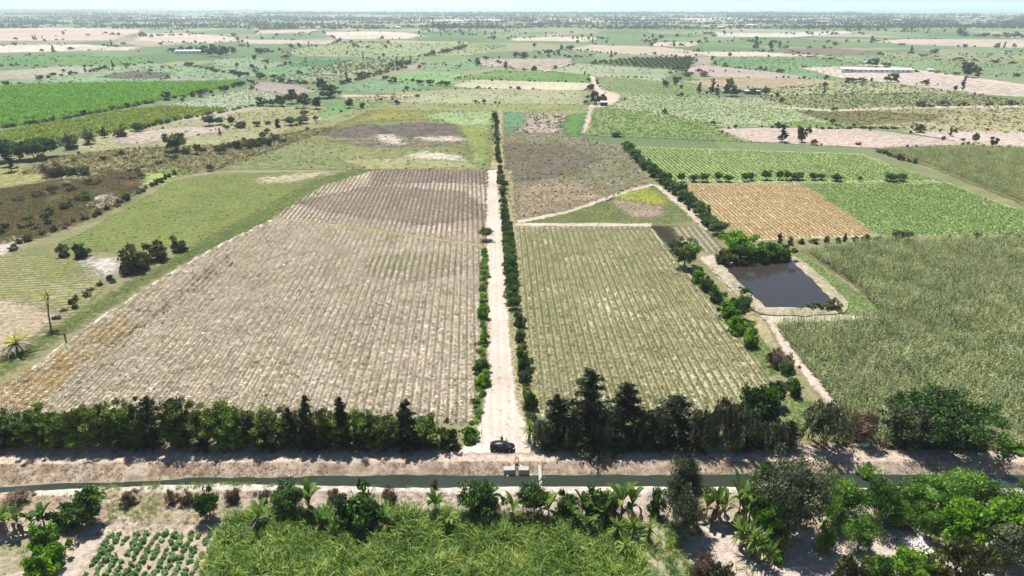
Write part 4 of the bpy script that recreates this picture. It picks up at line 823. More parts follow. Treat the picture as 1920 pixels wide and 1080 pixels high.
# bottom of the picture, on the near side of the canal
for px, py, top, w, kd, lb in [
 (128, 985, 940, 56, 'shrub', "left half of the wide dark leafy bush on the bank above the vegetable plot"), (172, 985, 924, 72, 'leafytree', "tall right half of the wide dark leafy bush on the bank above the vegetable plot"),
 (392, 972, 925, 44, 'leafytree', "small tree with a round green crown alone on the dry bank"),
 (88, 1026, 982, 48, 'brightshrub', "yellow-green hedge bush by the path, farthest of three"), (104, 1058, 1014, 52, 'brightshrub', "yellow-green hedge bush by the path, middle of three"), (80, 1092, 1042, 58, 'brightshrub', "yellow-green hedge bush by the path, nearest of three"),
 (548, 965, 912, 60, 'roundtree', "dark rounded bush behind the tall grass, left of a banana plant"), (676, 985, 920, 78, 'midshrub', "broad green bush at the far edge of the tall grass, left of centre"),
 (900, 970, 912, 78, 'leafytree', "bright leafy bush behind the tall grass, below the sluice"), (998, 968, 910, 56, 'roundtree', "dark round bush left of the footbridge's near end"),
 (1062, 968, 926, 44, 'midshrub', "green bush right of the footbridge's near end"), (1112, 970, 918, 50, 'midshrub', "green bush between banana plants, right of the footbridge"), (1146, 965, 922, 40, 'greyshrub', "grey-green bush beside the tallest banana plant on the near bank"),
 (1230, 968, 918, 32, 'shrub', "narrow dark bush just left of the tall grey tree"),
 (1278, 985, 867, 76, 'biggrey', "tall grey-green tree in the foreground left of the bare yard"), (1284, 1015, 928, 58, 'greytree', "browner lower tree in front of the tall grey-green one"),
 (1474, 1006, 862, 132, 'biggrey', "largest dark grey-green tree in the foreground"), (1428, 960, 870, 56, 'leafytree', "greener crown on the left flank of the largest foreground tree"),
 (1440, 1016, 944, 58, 'brighttree', "bright yellow-green tree in front of the largest foreground tree"), (1452, 1038, 985, 44, 'oliveshrub', "olive bush under the bright yellow-green tree"), (1458, 1052, 1030, 26, 'brightshrub', "low yellowish bush at the edge of the bare yard"),
 (1545, 1030, 982, 32, 'brightshrub', "small bright feathery bush alone in the bare yard"), (1608, 1030, 970, 58, 'feathertree', "dark green feathery bush standing forward in the bare yard"),
 (1622, 905, 868, 24, 'feathertree', "small bright treetop against the far canal bank"), (1548, 950, 902, 34, 'feathertree', "slight feathery tree beside the largest foreground tree, by the canal"),
 (1582, 970, 902, 78, 'feathertree', "leftmost big feathery tree of the grove at lower right"), (1645, 974, 894, 88, 'feathertree', "second big feathery tree of the grove from the left"), (1706, 966, 896, 84, 'feathertree', "middle big feathery tree of the grove"),
 (1764, 962, 888, 86, 'feathertree', "fourth big feathery tree of the grove from the left"), (1824, 956, 890, 86, 'feathertree', "big feathery tree at the grove's right end by the canal"), (1562, 990, 938, 54, 'feathertree', "dark lower feathery tree under the grove's left end"),
 (1682, 984, 934, 60, 'feathertree', "lower feathery tree in front of the middle of the grove"), (1784, 988, 928, 60, 'feathertree', "lower feathery tree in front of the grove's right end"),
 (1742, 1012, 960, 44, 'feathertree', "small feathery tree just left of the white sheet"), (1800, 1026, 945, 92, 'brighttree', "bright yellow-green tree above the white sheet"), (1862, 1030, 940, 96, 'brighttree', "bright yellow-green tree near the right edge, behind the greyer tree"),
 (1900, 1000, 925, 90, 'feathertree', "pale feathery tree at the right edge by the canal"), (1880, 1078, 990, 84, 'greytree', "dark grey-green tree at the lower right edge"), (1925, 1060, 960, 70, 'roundtree', "green tree cut by the right edge of the photo"),
 (1806, 1096, 1010, 92, 'oliveshrub', "olive-yellow bush below the white sheet"), (1752, 1098, 1040, 60, 'oliveshrub', "smaller olive bush left of the larger one below the white sheet"),
 (1700, 1100, 1036, 70, 'brighttree', "bright green bush at the bottom edge, right of the yard"), (1640, 1104, 1048, 70, 'midshrub', "green bush at the bottom edge, next to the bright one"), (1580, 1104, 1052, 70, 'oliveshrub', "olive bush at the bottom edge of the yard, leftmost in its row"),
 (1316, 1086, 1034, 52, 'dryshrub', "dark leafless bush at the bottom edge, left of the yard"), (1352, 1104, 1058, 50, 'greyshrub', "grey-green bush at the bottom edge beside the leafless one"),
 (246, 945, 920, 30, 'dryshrub', "reddish dry bush on the bank right of the wide dark leafy bush"), (322, 942, 920, 26, 'dryshrub', "reddish dry bush on the bank, left of a near twin"), (352, 944, 920, 28, 'dryshrub', "reddish dry bush on the bank, left of the small round tree"),
 (440, 938, 914, 36, 'dryshrub', "reddish dry bush on the bank, right of the small round tree"), (494, 942, 916, 28, 'dryshrub', "reddish dry bush on the bank, left of the dark rounded bush"), (628, 940, 918, 30, 'dryshrub', "reddish dry bush on the bank between the two broad green bushes"), (732, 940, 916, 34, 'dryshrub', "reddish dry bush on the bank right of the broad green bush"),
 (815, 915, 898, 18, 'dryshrub', "small dry bush at the water's edge in mid canal"), (925, 985, 950, 40, 'dryshrub', "dry brown bush beside the bright leafy bush"), (40, 940, 922, 50, 'dryshrub', "dry bush on the bank at the left edge")]:
    one(kd, px, py, top, w, lb, split=True)
for px, py, top, w, lb, gr in [
 (14, 996, 954, 44, 0, 0), (38, 998, 950, 42, 0, 0), (62, 992, 956, 40, 0, 0), (84, 988, 948, 46, 0, 0), (0, 992, 958, 40, 0, 0),
 (488, 990, 940, 44, "banana plant at the far left corner of the tall grass", None), (582, 968, 906, 52, "banana plant rising right of the dark rounded bush", None), (602, 990, 955, 40, "lower banana plant in the grass below the dark rounded bush", None),
 (818, 968, 925, 42, "lone banana plant on bare soil left of the bright leafy bush", None), (918, 962, 906, 48, "banana plant against the bright leafy bush below the sluice", None), (962, 975, 930, 38, "dry-leaved banana plant left of the dark round bush", None),
 (1028, 975, 925, 44, "banana plant at the footbridge's near end", None)]:
    one('banana', px, py, top, w, lb or "banana plant in the clump at the left edge, above the path", gr if gr is None else 'bananas at the left edge', split=True)
for px, py, top, w in [(1072, 985, 940, 40), (1092, 972, 924, 42), (1128, 985, 940, 44), (1164, 975, 906, 56), (1184, 972, 910, 52), (1100, 1000, 960, 40), (720, 990, 955, 38), (840, 992, 950, 40)]:
    one('banana', px, py, top, w, "banana plant at the far edge of the tall grass", 'bananas along the far edge of the grass', split=True)
for px, py, top, w in [(1324, 972, 920, 40), (1342, 975, 912, 44), (1358, 972, 922, 40)]: one('banana', px, py, top, w, "banana plant between the tall grey tree and the reedy clump", 'bananas right of the tall grey tree', split=True)
for px, py, top, w in [(1382, 985, 896, 52), (1402, 992, 902, 56), (1418, 985, 910, 50), (1392, 1000, 930, 50)]: one('banana', px, py, top, w, "tall banana plant against the largest foreground tree", 'tall bananas by the largest foreground tree', split=True)
for px, py, top, w in [(1388, 1030, 965, 56), (1408, 1042, 975, 60), (1422, 1055, 990, 50), (1440, 1062, 1010, 40)]: one('yucca', px, py, top, w, "spiky plant in the clump at the yard's left edge", 'spiky clump at the yard edge', split=True)
for px, py in [(1156, 1012), (1186, 1010), (1216, 1016), (1170, 1046)]: one('yucca', px, py, py-48, 40, "spiky grass-like plant at the right end of the tall grass", 'spiky plants right of the grass', split=True)
one('yucca', 1332, 988, 962, 22, "small dry spiky plant on the pale mound by the yard")

# vegetable plot: one plant at a time
va, vb = G(150, 1095)[:2], G(205, 1003)[:2]; ax = (vb-va)/np.linalg.norm(vb-va); wx = np.array((ax[1], -ax[0])); VG = WP([(196, 1002), (415, 1002), (372, 1110), (120, 1110)])
for i in range(0, 16):
    for j in range(-2, 28):
        q = va+wx*(i*1.35+.2)+ax*(j*.52)+RNG.normal(size=2)*.16
        if inside(q[None], VG)[0] and RNG.random() < .8 and vnoise(q[0:1], q[1:2], 1.6, 3)[0] > .22:
            s = random.uniform(.42, .78); plant('vegetable', q, s*.9, s*1.35, "leafy green vegetable plant in the rows of the small plot", 'plants in the vegetable plot', split=False, name='vegetable_plant', cat='plant')

# left of the plot
for px, py, top, w, kd, lb in [(22, 322, 280, 24, 'far_tall', "single dark tree on a bare trunk at the left edge"), (-5, 305, 262, 60, 'roundtree', "dark tree cut by the left edge of the photo"), (36, 300, 264, 46, 'roundtree', "dark tree in the left clump, second from the edge"), (62, 300, 260, 44, 'roundtree', "dark tree in the left clump, third from the edge"), (90, 294, 260, 44, 'roundtree', "right end tree of the dark clump at the left edge"),
     (135, 279, 252, 30, 'greyshrub', "dark grey-green bush right of the left dark clump"), (168, 270, 242, 28, 'greytree', "pale grey bush in the line right of the left dark clump"), (196, 258, 238, 12, 'far_tall', "narrow dark tree below the yellow-green cane"), (228, 256, 240, 22, 'greyshrub', "grey bush right of the narrow dark tree below the cane"), (258, 246, 230, 18, 'roundtree', "dark bush at the cane field's lower edge"),
     (333, 283, 250, 42, 'roundtree', "dark dense round tree alone in the scrub left of the plot"), (413, 254, 240, 7, 'far_tall', "thin dark stump-like tree in the scrub left of the plot"),
     (392, 236, 216, 26, 'roundtree', "largest bush at the left end of the bush line above the scrub"), (412, 234, 220, 20, 'roundtree', "second bush of the bush line above the scrub"), (434, 234, 219, 14, 'roundtree', "third, narrower bush of the bush line above the scrub"), (455, 240, 226, 20, 'greyshrub', "lower grey bush hanging under the bush line above the scrub"),
     (481, 237, 227, 15, 'roundtree', "small round dark bush in the middle of the bush line above the scrub"), (503, 233, 226, 12, 'roundtree', "smallest round bush in the bush line above the scrub"), (521, 239, 227, 12, 'oliveshrub', "olive bush in the bush line above the scrub"), (546, 235, 220, 24, 'roundtree', "wide dark bush near the right end of the bush line"), (568, 231, 218, 22, 'roundtree', "last wide bush at the right end of the bush line"),
     (572, 217, 207, 16, 'roundtree', "dark bush standing above the right end of the bush line"), (592, 226, 217, 9, 'roundtree', "tiny dark bush right of the bush line, near the green patch"),
     (106, 330, 306, 42, 'dryshrub', "reddish brown bush in the marshy scrub at left"), (134, 328, 312, 26, 'oliveshrub', "green-brown bush touching the reddish one at left"), (158, 328, 310, 26, 'greyshrub', "grey bush right of the reddish one at left"), (137, 302, 296, 9, 'shrub', "tiny dark bush alone in the dry grass at left"),
     (155, 482, 454, 28, 'shrub', "dark bush at the near end of the striped green field"), (121, 480, 458, 26, 'greyshrub', "grey-green bush left of the dark one at the striped field's end"),
     (256, 506, 460, 58, 'oliveshrub', "large dark olive bush beside the white line's bend at the plot corner"), (300, 486, 456, 54, 'oliveshrub', "second large olive bush right of it at the striped field's near side"), (335, 470, 448, 34, 'greyshrub', "smaller grey bush at the end of the large olive bushes")]:
    if 'white line' in lb: lb = "largest dark olive bush between the pale track and the striped green field"
    if lb.startswith('second large'): lb = "large olive bush right of the largest one by the striped green field"
    one(kd, px, py, top, w, lb)
row(['greyshrub', 'dryshrub', 'oliveshrub'], [(10, 470), (60, 446), (130, 424), (200, 392), (250, 368), (330, 328)], 3.4, (1.0, 2.2), (2, 3.6), "grey dry bush in the ragged ditch hedge left of the striped green field", 'ditch hedge left of the striped field', .9)
row(['oliveshrub', 'greyshrub', 'oliveshrub'], [(350, 286), (420, 278), (520, 264), (500, 272), (400, 284)], 3.2, (1.8, 3.6), (3.4, 6.5), "olive bush in the thicket right of the dense round tree", 'olive thicket left of the plot', 2.2)
row(['oliveshrub', 'midshrub', 'greyshrub'], [(40, 420), (90, 400), (150, 380), (180, 366)], 3.4, (1.2, 2.6), (3, 5), "green bush in the marshy scrub at left", 'green bushes in the marshy scrub', 2.6)
row(['oliveshrub', 'greyshrub', 'dryshrub'], [(150, 300), (240, 292), (330, 296), (410, 292)], 6, (.8, 1.8), (2, 4), "low rough bush in the pale grass between the round tree and the marshy scrub", 'rough bushes in the pale grass', 3)
row(['oliveshrub', 'dryshrub', 'greyshrub'], [(-10, 392), (60, 372), (140, 348), (240, 338)], 3.2, (1.0, 2.4), (2.4, 4.5), "dark tangled bush in the brown marshy scrub at the left edge", 'tangled bushes in the marshy scrub', 2.8)
row(['oliveshrub', 'greyshrub', 'midshrub'], [(-10, 440), (70, 425), (120, 405)], 3.4, (.8, 1.8), (2, 4), "low green bush at the near edge of the marshy scrub", 'low bushes at the near edge of the scrub', 2.2)
row(['oliveshrub', 'dryshrub'], [(250, 320), (330, 300)], 5, (.8, 1.8), (2, 4), "low bush below the dense round tree left of the plot", 'low bushes below the round tree', 1.5)
row(['dryshrub', 'greyshrub'], [(96, 600), (150, 560), (220, 520)], 2.5, (.8, 1.5), (1.4, 2.4), "dry bush along the ditch left of the big stubble field", 'dry bushes along the left ditch', .8)
row(['far_shrub', 'greyshrub', 'oliveshrub'], [(-20, 242), (60, 234), (130, 222), (220, 205), (300, 190)], 6.5, (1.6, 2.8), (4, 7), "bush in the hedge between the two bright green cane fields", 'hedge between the cane fields', 1)
row(['far_shrub', 'oliveshrub'], [(140, 262), (250, 246), (330, 226), (430, 208), (510, 190), (560, 180)], 5, (1.4, 2.6), (3.4, 5.5), "bush in the hedge along the lower side of the yellow-green cane", 'hedge below the yellow-green cane', .8)
row(['far_shrub'], [(-20, 187), (100, 183), (200, 180), (300, 176)], 16, (1.2, 2.2), (4, 8), "low dark bush in the line across the bright green cane field", 'bush line across the bright cane', 1)
row(['far_shrub', 'far_round'], [(310, 188), (360, 181), (420, 169), (455, 160), (480, 154)], 9, (2.4, 5), (4, 8), "tree in the line at the right end of the bright green cane field", 'trees at the end of the bright cane', 1.5)
# far trees (each a thing), then the woods on the horizon as one mass
FAR = [
 (312, 187, 172, 18, 'far_round', "dark tree at the left end of the row ending the bright cane field"), (376, 176, 168, 12, 'far_round', "dark round tree second in the row ending the bright cane field"), (416, 168, 162, 12, 'far_round', "round tree at the far tip of the bright cane field"),
 (238, 124, 117, 14, 'far_round', "round dark tree at the right tip of the light green field at far left"), (358, 124, 115, 13, 'far_round', "round dark tree on the hedge corner in the pale green fields at left"), (75, 151, 141, 15, 'far_round', "dark bush left of centre on the greyish plot at far left"), (12, 160, 152, 18, 'far_round', "grey dark bush at the left edge above the bright cane"),
 (489, 198, 183, 24, 'far_round', "left end tree of the dark thicket above the plot's far left corner"), (511, 199, 184, 22, 'far_round', "second tree of the dark thicket above the plot's far left corner"), (530, 199, 178, 20, 'far_olive', "tall grey tree of the dark thicket above the plot's far left corner"), (548, 194, 168, 26, 'far_round', "highest crown in the dark thicket above the plot's far left corner"),
 (569, 202, 174, 28, 'far_olive', "broad olive tree in the dark thicket above the plot's far left corner"), (594, 204, 182, 24, 'far_round', "right end tree of the dark thicket above the plot's far left corner"),
 (602, 168, 148, 20, 'far_round', "upper dark tree behind the pale purple mound"), (617, 183, 160, 46, 'far_round', "widest dark tree right of the pale purple mound"), (514, 148, 138, 14, 'far_round', "dark tree on the hedge left of the pale purple mound"), (524, 148, 139, 10, 'far_tall', "slim dark tree beside the hedge tree left of the purple mound"), (489, 149, 137, 17, 'far_round', "dark round tree at the top left of the pale purple mound"),
 (655, 202, 186, 18, 'far_round', "left dark tree just outside the plot's far left corner"), (679, 203, 193, 14, 'far_round', "right, smaller dark tree just outside the plot's far left corner"),
 (737, 157, 145, 16, 'far_round', "dark round tree alone between two green plots"), (788, 158, 148, 13, 'far_round', "left dark tree of a group of four on a green plot"), (806, 160, 149, 18, 'far_olive', "green tree second in the group of four on a green plot"), (826, 160, 152, 12, 'far_round', "third tree in the group of four on a green plot"), (838, 162, 152, 16, 'far_round', "right end tree of the group of four on a green plot"),
 (783, 184, 176, 12, 'far_olive', "olive bush at the right end of the pale path below the green plots"), (794, 122, 110, 10, 'far_tall', "left dark tree by the pale track in the middle distance"), (816, 122, 116, 6, 'far_shrub', "small bush right of the track trees in the middle distance"), (836, 123, 117, 8, 'far_shrub', "small bush in a green plot, middle distance"),
 (895, 123, 108, 14, 'far_tall', "taller dark tree left of the tan striped plot"), (912, 112, 100, 8, 'far_tall', "thin tree above the tan striped plot's left end"), (948, 130, 114, 8, 'far_tall', "thin dark cypress-like tree below the tan striped plot"), (962, 130, 121, 6, 'far_tall', "shorter dark upright tree next to the thin one below the striped plot"), (983, 133, 123, 7, 'far_tall', "first of two dark upright trees above the bright green strip"), (1001, 134, 124, 10, 'far_round', "second, wider dark tree above the bright green strip"),
 (968, 108, 97, 14, 'far_olive', "pale olive tree left of the big round tree in the middle distance"), (983, 110, 98, 17, 'far_round', "dark round tree left of the biggest one in the middle distance"), (1029, 103, 91, 19, 'far_round', "biggest dark round tree above the tan striped plot"), (1053, 97, 84, 8, 'far_olive', "small tree on the far track right of the round trees"), (1068, 94, 85, 18, 'far_round', "wide dark tree on the far track"), (1146, 109, 101, 11, 'far_round', "dark tree at the top left corner of the orchard"),
 (1096, 140, 131, 5, 'far_shrub', "small dark bush on the plot corner left of the row-planted field"), (1108, 170, 158, 12, 'far_round', "small round tree on the track above the dark vehicle-like hut"), (1116, 195, 172, 20, 'far_round', "big dark tree beside the little hut on the track"), (1131, 193, 176, 14, 'far_olive', "brownish tree right of the big dark one beside the hut"), (1104, 197, 190, 4, 'far_shrub', "tiny bush left of the big dark tree beside the hut"),
 (972, 170, 161, 11, 'far_olive', "small spreading tree on the dark stubble beyond the plot"), (1156, 256, 248, 22, 'roundtree', "dark round tree on the plot's upper boundary right of the corner"),
 (1274, 132, 122, 16, 'far_round', "dark tree at the lower right corner of the orchard"), (1285, 134, 127, 8, 'far_shrub', "bush beside the orchard corner tree"), (1310, 137, 127, 12, 'far_round', "dark tree between two brown heaps"), (1248, 163, 151, 16, 'far_round', "left dark tree at the right end of the row-planted field"), (1268, 159, 143, 16, 'far_olive', "taller grey tree at the right end of the row-planted field"), (1277, 166, 155, 12, 'far_shrub', "bush right of the taller grey tree by the row-planted field"),
 (1311, 176, 154, 10, 'far_tall', "first thin tree of the farmstead group"), (1325, 176, 168, 9, 'far_shrub', "low bush between the farmstead's thin trees"), (1335, 177, 147, 12, 'far_tall', "tall dark tree of the farmstead group"), (1344, 176, 165, 12, 'far_round', "bush at the foot of the tall farmstead tree"), (1370, 180, 158, 32, 'far_round', "broad dark tree of the farmstead group"), (1368, 162, 146, 14, 'far_olive', "thin crown rising behind the broad farmstead tree"),
 (1414, 176, 164, 26, 'far_round', "dark trees' crown behind the white farmhouse"), (1436, 178, 165, 18, 'far_olive', "grey tree right of the white farmhouse"), (1456, 178, 166, 6, 'far_tall', "thin tree at the right of the farmhouse garden"), (1386, 136, 129, 3, 'far_tall', "thin pole-like tree in the pale pink plot"),
 (1464, 136, 128, 12, 'far_round', "dark round bush on the green field's lower edge"), (1545, 176, 169, 11, 'far_round', "small dark round tree alone on the speckled green plain"), (1368, 108, 97, 10, 'far_olive', "small spreading tree on the green field's upper edge"), (1335, 108, 102, 8, 'far_shrub', "bush at the end of the grey-purple plot"),
 (1417, 94, 68, 11, 'far_tall', "tall leaning dark tree above the green field, right of centre"), (1445, 92, 75, 10, 'far_tall', "ragged dark tree, left of a pair beyond the green field"), (1461, 91, 77, 9, 'far_tall', "ragged dark tree, right of a pair beyond the green field"), (1473, 91, 85, 12, 'far_round', "low round bush beside the ragged pair"), (1518, 91, 81, 7, 'far_tall', "small thin tree right of the ragged pair"),
 (1566, 86, 73, 7, 'far_tall', "thin dark tree beyond the brown plot"), (1634, 82, 67, 9, 'far_tall', "dark leaning tree alone left of the far eucalyptus wood"), (1636, 124, 110, 22, 'far_round', "left dark tree behind the white shed"), (1661, 125, 116, 16, 'far_round', "right dark tree behind the white shed"), (1690, 86, 80, 12, 'far_round', "bush on the far green plot at right"), (1708, 97, 90, 12, 'far_round', "bush pair's left on the far green plain at right"), (1752, 101, 92, 14, 'far_round', "bush pair's right on the far green plain at right"),
 (1671, 154, 138, 25, 'far_round', "dome-shaped dark tree in front of the white shed"), (1596, 154, 144, 20, 'far_round', "first dark bush in front of the white shed's pale roof"), (1616, 153, 145, 20, 'far_round', "second dark bush in front of the white shed's pale roof"), (1634, 152, 142, 8, 'far_shrub', "small bush right of the two in front of the shed"), (1684, 154, 149, 6, 'far_shrub', "tiny bush touching the dome-shaped tree"),
 (1735, 160, 149, 15, 'far_olive', "thin see-through tree in the pale plot at right"), (1718, 159, 154, 4, 'far_shrub', "tiny bush left of the see-through tree"), (1758, 159, 154, 5, 'far_shrub', "tiny bush right of the see-through tree"), (1790, 172, 160, 10, 'far_olive', "grey dry tree left of its neighbour on the pale plot's lower edge"), (1804, 172, 158, 12, 'far_olive', "grey dry tree at the pale plot's lower edge"),
 (1792, 141, 126, 12, 'far_tall', "short left tree of the big dark eucalyptus group"), (1815, 145, 117, 28, 'far_round', "largest tree of the big dark eucalyptus group"), (1834, 146, 126, 12, 'far_tall', "right leaning tree of the big dark eucalyptus group"), (1868, 144, 139, 7, 'far_shrub', "bush right of the big dark eucalyptus group"), (1906, 143, 136, 18, 'far_shrub', "dark bush pair at the right edge on the green plain"), (1867, 119, 113, 9, 'far_round', "dark round bush on the hedge line at right"), (1789, 113, 108, 12, 'far_shrub', "left low bush of the hedge line at right"), (1806, 115, 110, 12, 'far_shrub', "right low bush of the hedge line at right"),
 (1726, 200, 190, 17, 'far_round', "left dark bush on the pale track at right"), (1742, 198, 194, 10, 'far_shrub', "low bush between two dark ones on the pale track at right"), (1768, 198, 187, 17, 'far_round', "middle dark bush on the pale track at right"), (1806, 198, 191, 14, 'far_olive', "grey bush right of the dark ones on the pale track"),
 (1466, 266, 233, 20, 'far_tall', "dark upright tree, left of two on the bare pink field"), (1504, 267, 237, 22, 'far_olive', "brown-grey upright tree, right of two on the bare pink field"), (1610, 272, 266, 16, 'dryshrub', "brown bush on the boundary below the bare pink field"), (1724, 248, 232, 28, 'far_olive', "wide green-grey bush right of the bare pink field's dark hedge"), (1708, 240, 233, 8, 'far_shrub', "small dark bush at the end of the dark hedge"), (1762, 246, 240, 9, 'far_shrub', "small bush right of the wide green-grey one"),
 (1781, 256, 247, 13, 'far_olive', "brownish bush left of the small trees on the ditch at right"), (1806, 264, 254, 6, 'far_tall', "small upright bush on the ditch at right"), (1828, 268, 249, 13, 'far_olive', "reddish thin tree on the ditch at right"), (1862, 275, 257, 18, 'far_round', "dark round tree on the ditch near the right edge"), (1892, 277, 271, 10, 'dryshrub', "low brown bush last on the ditch at right"), (1851, 245, 237, 8, 'far_shrub', "tiny dark bush on the olive plain near the right edge"),
 (100, 99, 91, 12, 'far_round', "bush on the pale dune edge at far left"), (56, 103, 97, 8, 'far_shrub', "small bush left of the pale dune edge bush"), (260, 97, 92, 5, 'far_shrub', "tiny bush on the green plain below the dunes at left"), (438, 69, 62, 12, 'far_round', "round dark bush on the pale dune at left of centre"), (464, 72, 67, 5, 'far_shrub', "tiny bush right of the dune's round bush"), (84, 77, 70, 8, 'far_shrub', "brown bush low on the left dune"), (106, 75, 71, 9, 'far_shrub', "first of two dark bushes on the left dune's foot"), (118, 75, 71, 9, 'far_shrub', "second of two dark bushes on the left dune's foot"),
 (477, 112, 103, 12, 'far_round', "dark tree right of the farm grove"), (500, 118, 111, 16, 'far_olive', "grey tree with a pale trunk in the fields right of the farm grove"), (651, 102, 95, 5, 'far_olive', "single small tree on the wide pale green field"), (573, 112, 106, 6, 'far_shrub', "tiny bush at the lower edge of the wide pale green field"), (537, 110, 102, 20, 'far_olive', "spread grey bush left of the dark green strip"),
]
for px, py, top, w, kd, lb in FAR: one(kd, px, py, top, w, lb)
# farm grove at left of centre
for px, py, top, w in [(324, 99, 88, 14), (340, 97, 87, 14), (355, 96, 87, 14), (372, 98, 89, 14), (386, 102, 86, 20), (398, 106, 88, 20), (412, 107, 90, 18), (424, 104, 87, 18), (438, 100, 89, 13), (400, 94, 83, 14), (416, 95, 85, 12)]:
    one('far_round', px, py, top, w, "dark tree in the grove around the white farm building at left", 'grove around the farm building')
for px, py, top, w in [(454, 88, 82, 12), (466, 90, 83, 8), (486, 100, 90, 20), (497, 99, 91, 18), (510, 99, 94, 10)]: one('far_round', px, py, top, w, "dark tree in the clump right of the farm grove", 'clump right of the farm grove')
for poly, sp, h, w, lb, gr, kinds in [
 ([(0, 124), (90, 124), (230, 125), (290, 118)], 15, (2, 4), (5, 10), "bush in the dark hedge under the light green field at far left", 'hedge under the light green field', ['far_shrub']),
 ([(95, 146), (130, 140), (165, 136), (215, 128)], 10, (3, 6), (5, 8), "bush in the line across the greyish plot at far left", 'bush line across the greyish plot', ['far_round', 'far_shrub']),
 ([(370, 126), (420, 136), (470, 142)], 14, (3, 5), (6, 10), "bush in the slanting hedge across the pale green fields", 'slanting hedge in the pale green fields', ['far_shrub']),
 ([(510, 154), (560, 156), (600, 160)], 9, (2, 4), (5, 8), "bush on the ditch above the purple mound", 'bushes above the purple mound', ['far_shrub', 'far_olive']),
 ([(640, 158), (690, 146), (730, 134), (760, 128)], 10, (2.5, 5), (5, 9), "bush in the hedge rising along the track in the middle distance", 'hedge along the middle-distance track', ['far_olive', 'far_shrub']),
 ([(672, 146), (692, 143)], 8, (5, 7), (8, 11), "tree at the bend of the hedge in the middle distance", 'trees at the hedge bend', ['far_round']),
 ([(735, 126), (770, 120)], 9, (4, 7), (7, 10), "dark tree on the track above the green plots", 'dark trees on the track', ['far_round']),
 ([(680, 112), (740, 110), (790, 108)], 13, (3, 5), (5, 7), "small tree in the row along the pale green field's lower edge", 'tree row under the wide pale field', ['far_olive', 'far_shrub']),
 ([(800, 106), (840, 98), (870, 90)], 18, (4, 8), (8, 14), "grey tree in the scrub right of the wide pale field", 'scrub trees right of the pale field', ['far_olive', 'far_round']),
 ([(1136, 144), (1180, 145), (1226, 147)], 6, (1.4, 2.4), (3, 5), "dark bush in the row on top of the row-planted field", 'bush row above the row-planted field', ['far_shrub']),
 ([(1040, 102), (1070, 108), (1110, 106)], 16, (3, 5), (8, 12), "bush along the track left of the orchard", 'bushes left of the orchard', ['far_shrub', 'far_olive']),
 ([(1480, 102), (1560, 112), (1600, 118)], 22, (1.6, 3), (8, 14), "bush in the dark hedge above the green field", 'hedge above the green field', ['far_shrub']),
 ([(1700, 100), (1780, 110), (1920, 121)], 30, (2, 3.5), (10, 18), "bush in the long dark hedge crossing the right plain", 'long hedge on the right plain', ['far_shrub']),
 ([(1640, 126), (1700, 132), (1790, 140)], 20, (2, 4), (6, 12), "bush along the lane behind the pale plot at right", 'bushes along the right lane', ['far_shrub', 'far_olive']),
 ([(1646, 284), (1680, 296), (1716, 306)], 4.0, (1.2, 2.4), (2.6, 4.5), "brown-green bush in the hedge between the plot and the upper maize", 'hedge beside the upper maize', ['dryshrub', 'oliveshrub', 'greyshrub']),
 ([(1540, 242), (1600, 241), (1690, 241)], 3.5, (1.3, 1.6), (4, 5), "bush of the clipped dark hedge on the bare pink field's far edge", 'clipped hedge on the pink field', ['far_shrub']),
 ([(1588, 55), (1640, 54), (1690, 53), (1740, 55)], 26, (16, 24), (12, 18), "tall tree in the eucalyptus belt on the right horizon", 'eucalyptus belt at right', ['far_tall']),
 ([(1800, 68), (1860, 70), (1930, 72)], 22, (10, 20), (16, 24), "tree in the dark wood at the right edge", 'dark wood at the right edge', ['far_round', 'far_tall']),
 ([(812, 56), (850, 54), (900, 54)], 26, (14, 22), (16, 24), "tall tree in the dark wood left of centre near the horizon", 'dark wood near the horizon', ['far_tall', 'far_round']),
]: row(kinds, poly, sp, h, w, lb, gr, sp*.15)

# ------------------------------------------------------------------ uncountable growth: crops, grass, far woods (instanced)
def variant(name, mats, fn, n):
    out = []
    for i in range(n):
        g = Geo(); fn(g, np.random.default_rng(i*31+hash_(name))); out.append(bpy.data.objects.new(name, g.build(name, mats)))
    return out
def blades(n, L, W, spread, e0, e1, drop, seg=2):
    def f(g, rng):
        for i in range(n): strip(g, (rng.normal()*spread, rng.normal()*spread, 0), rng.random()*6.3, rng.uniform(e0, e1), L*rng.uniform(.6, 1.2), W, drop*rng.uniform(.5, 1.4), seg, rng.uniform(.05, .95), 0, .15, (.7, 1, .1))
    return f
def straw_fn(g, rng):
    n = 26; P = np.stack((rng.normal(size=n)*.12, rng.normal(size=n)*.26, np.abs(rng.normal(size=n))*.16+.04), 1)
    g.add(leafq(rng, P, .32, .045, (0, 0, .15), 1), rng.uniform(.2, 1, n))
def maize_fn(g, rng):
    h = 1.9; g.tube([(0, 0, 0), (.02, .02, h)], [.022, .012], 0, 4); a = rng.random()*6
    for i in range(9): strip(g, (0, 0, .25+h*.8*i/9), a+i*math.pi+rng.normal()*.35, rng.uniform(.7, 1.2), rng.uniform(.7, .95), .085, rng.uniform(1.6, 2.6), 3, rng.uniform(.1, .8), 0, .2, (.8, 1, .1))
    for i in range(5): strip(g, (0, 0, h), rng.random()*6.3, 1.1, .3, .03, .8, 2, .98, 0, .1)
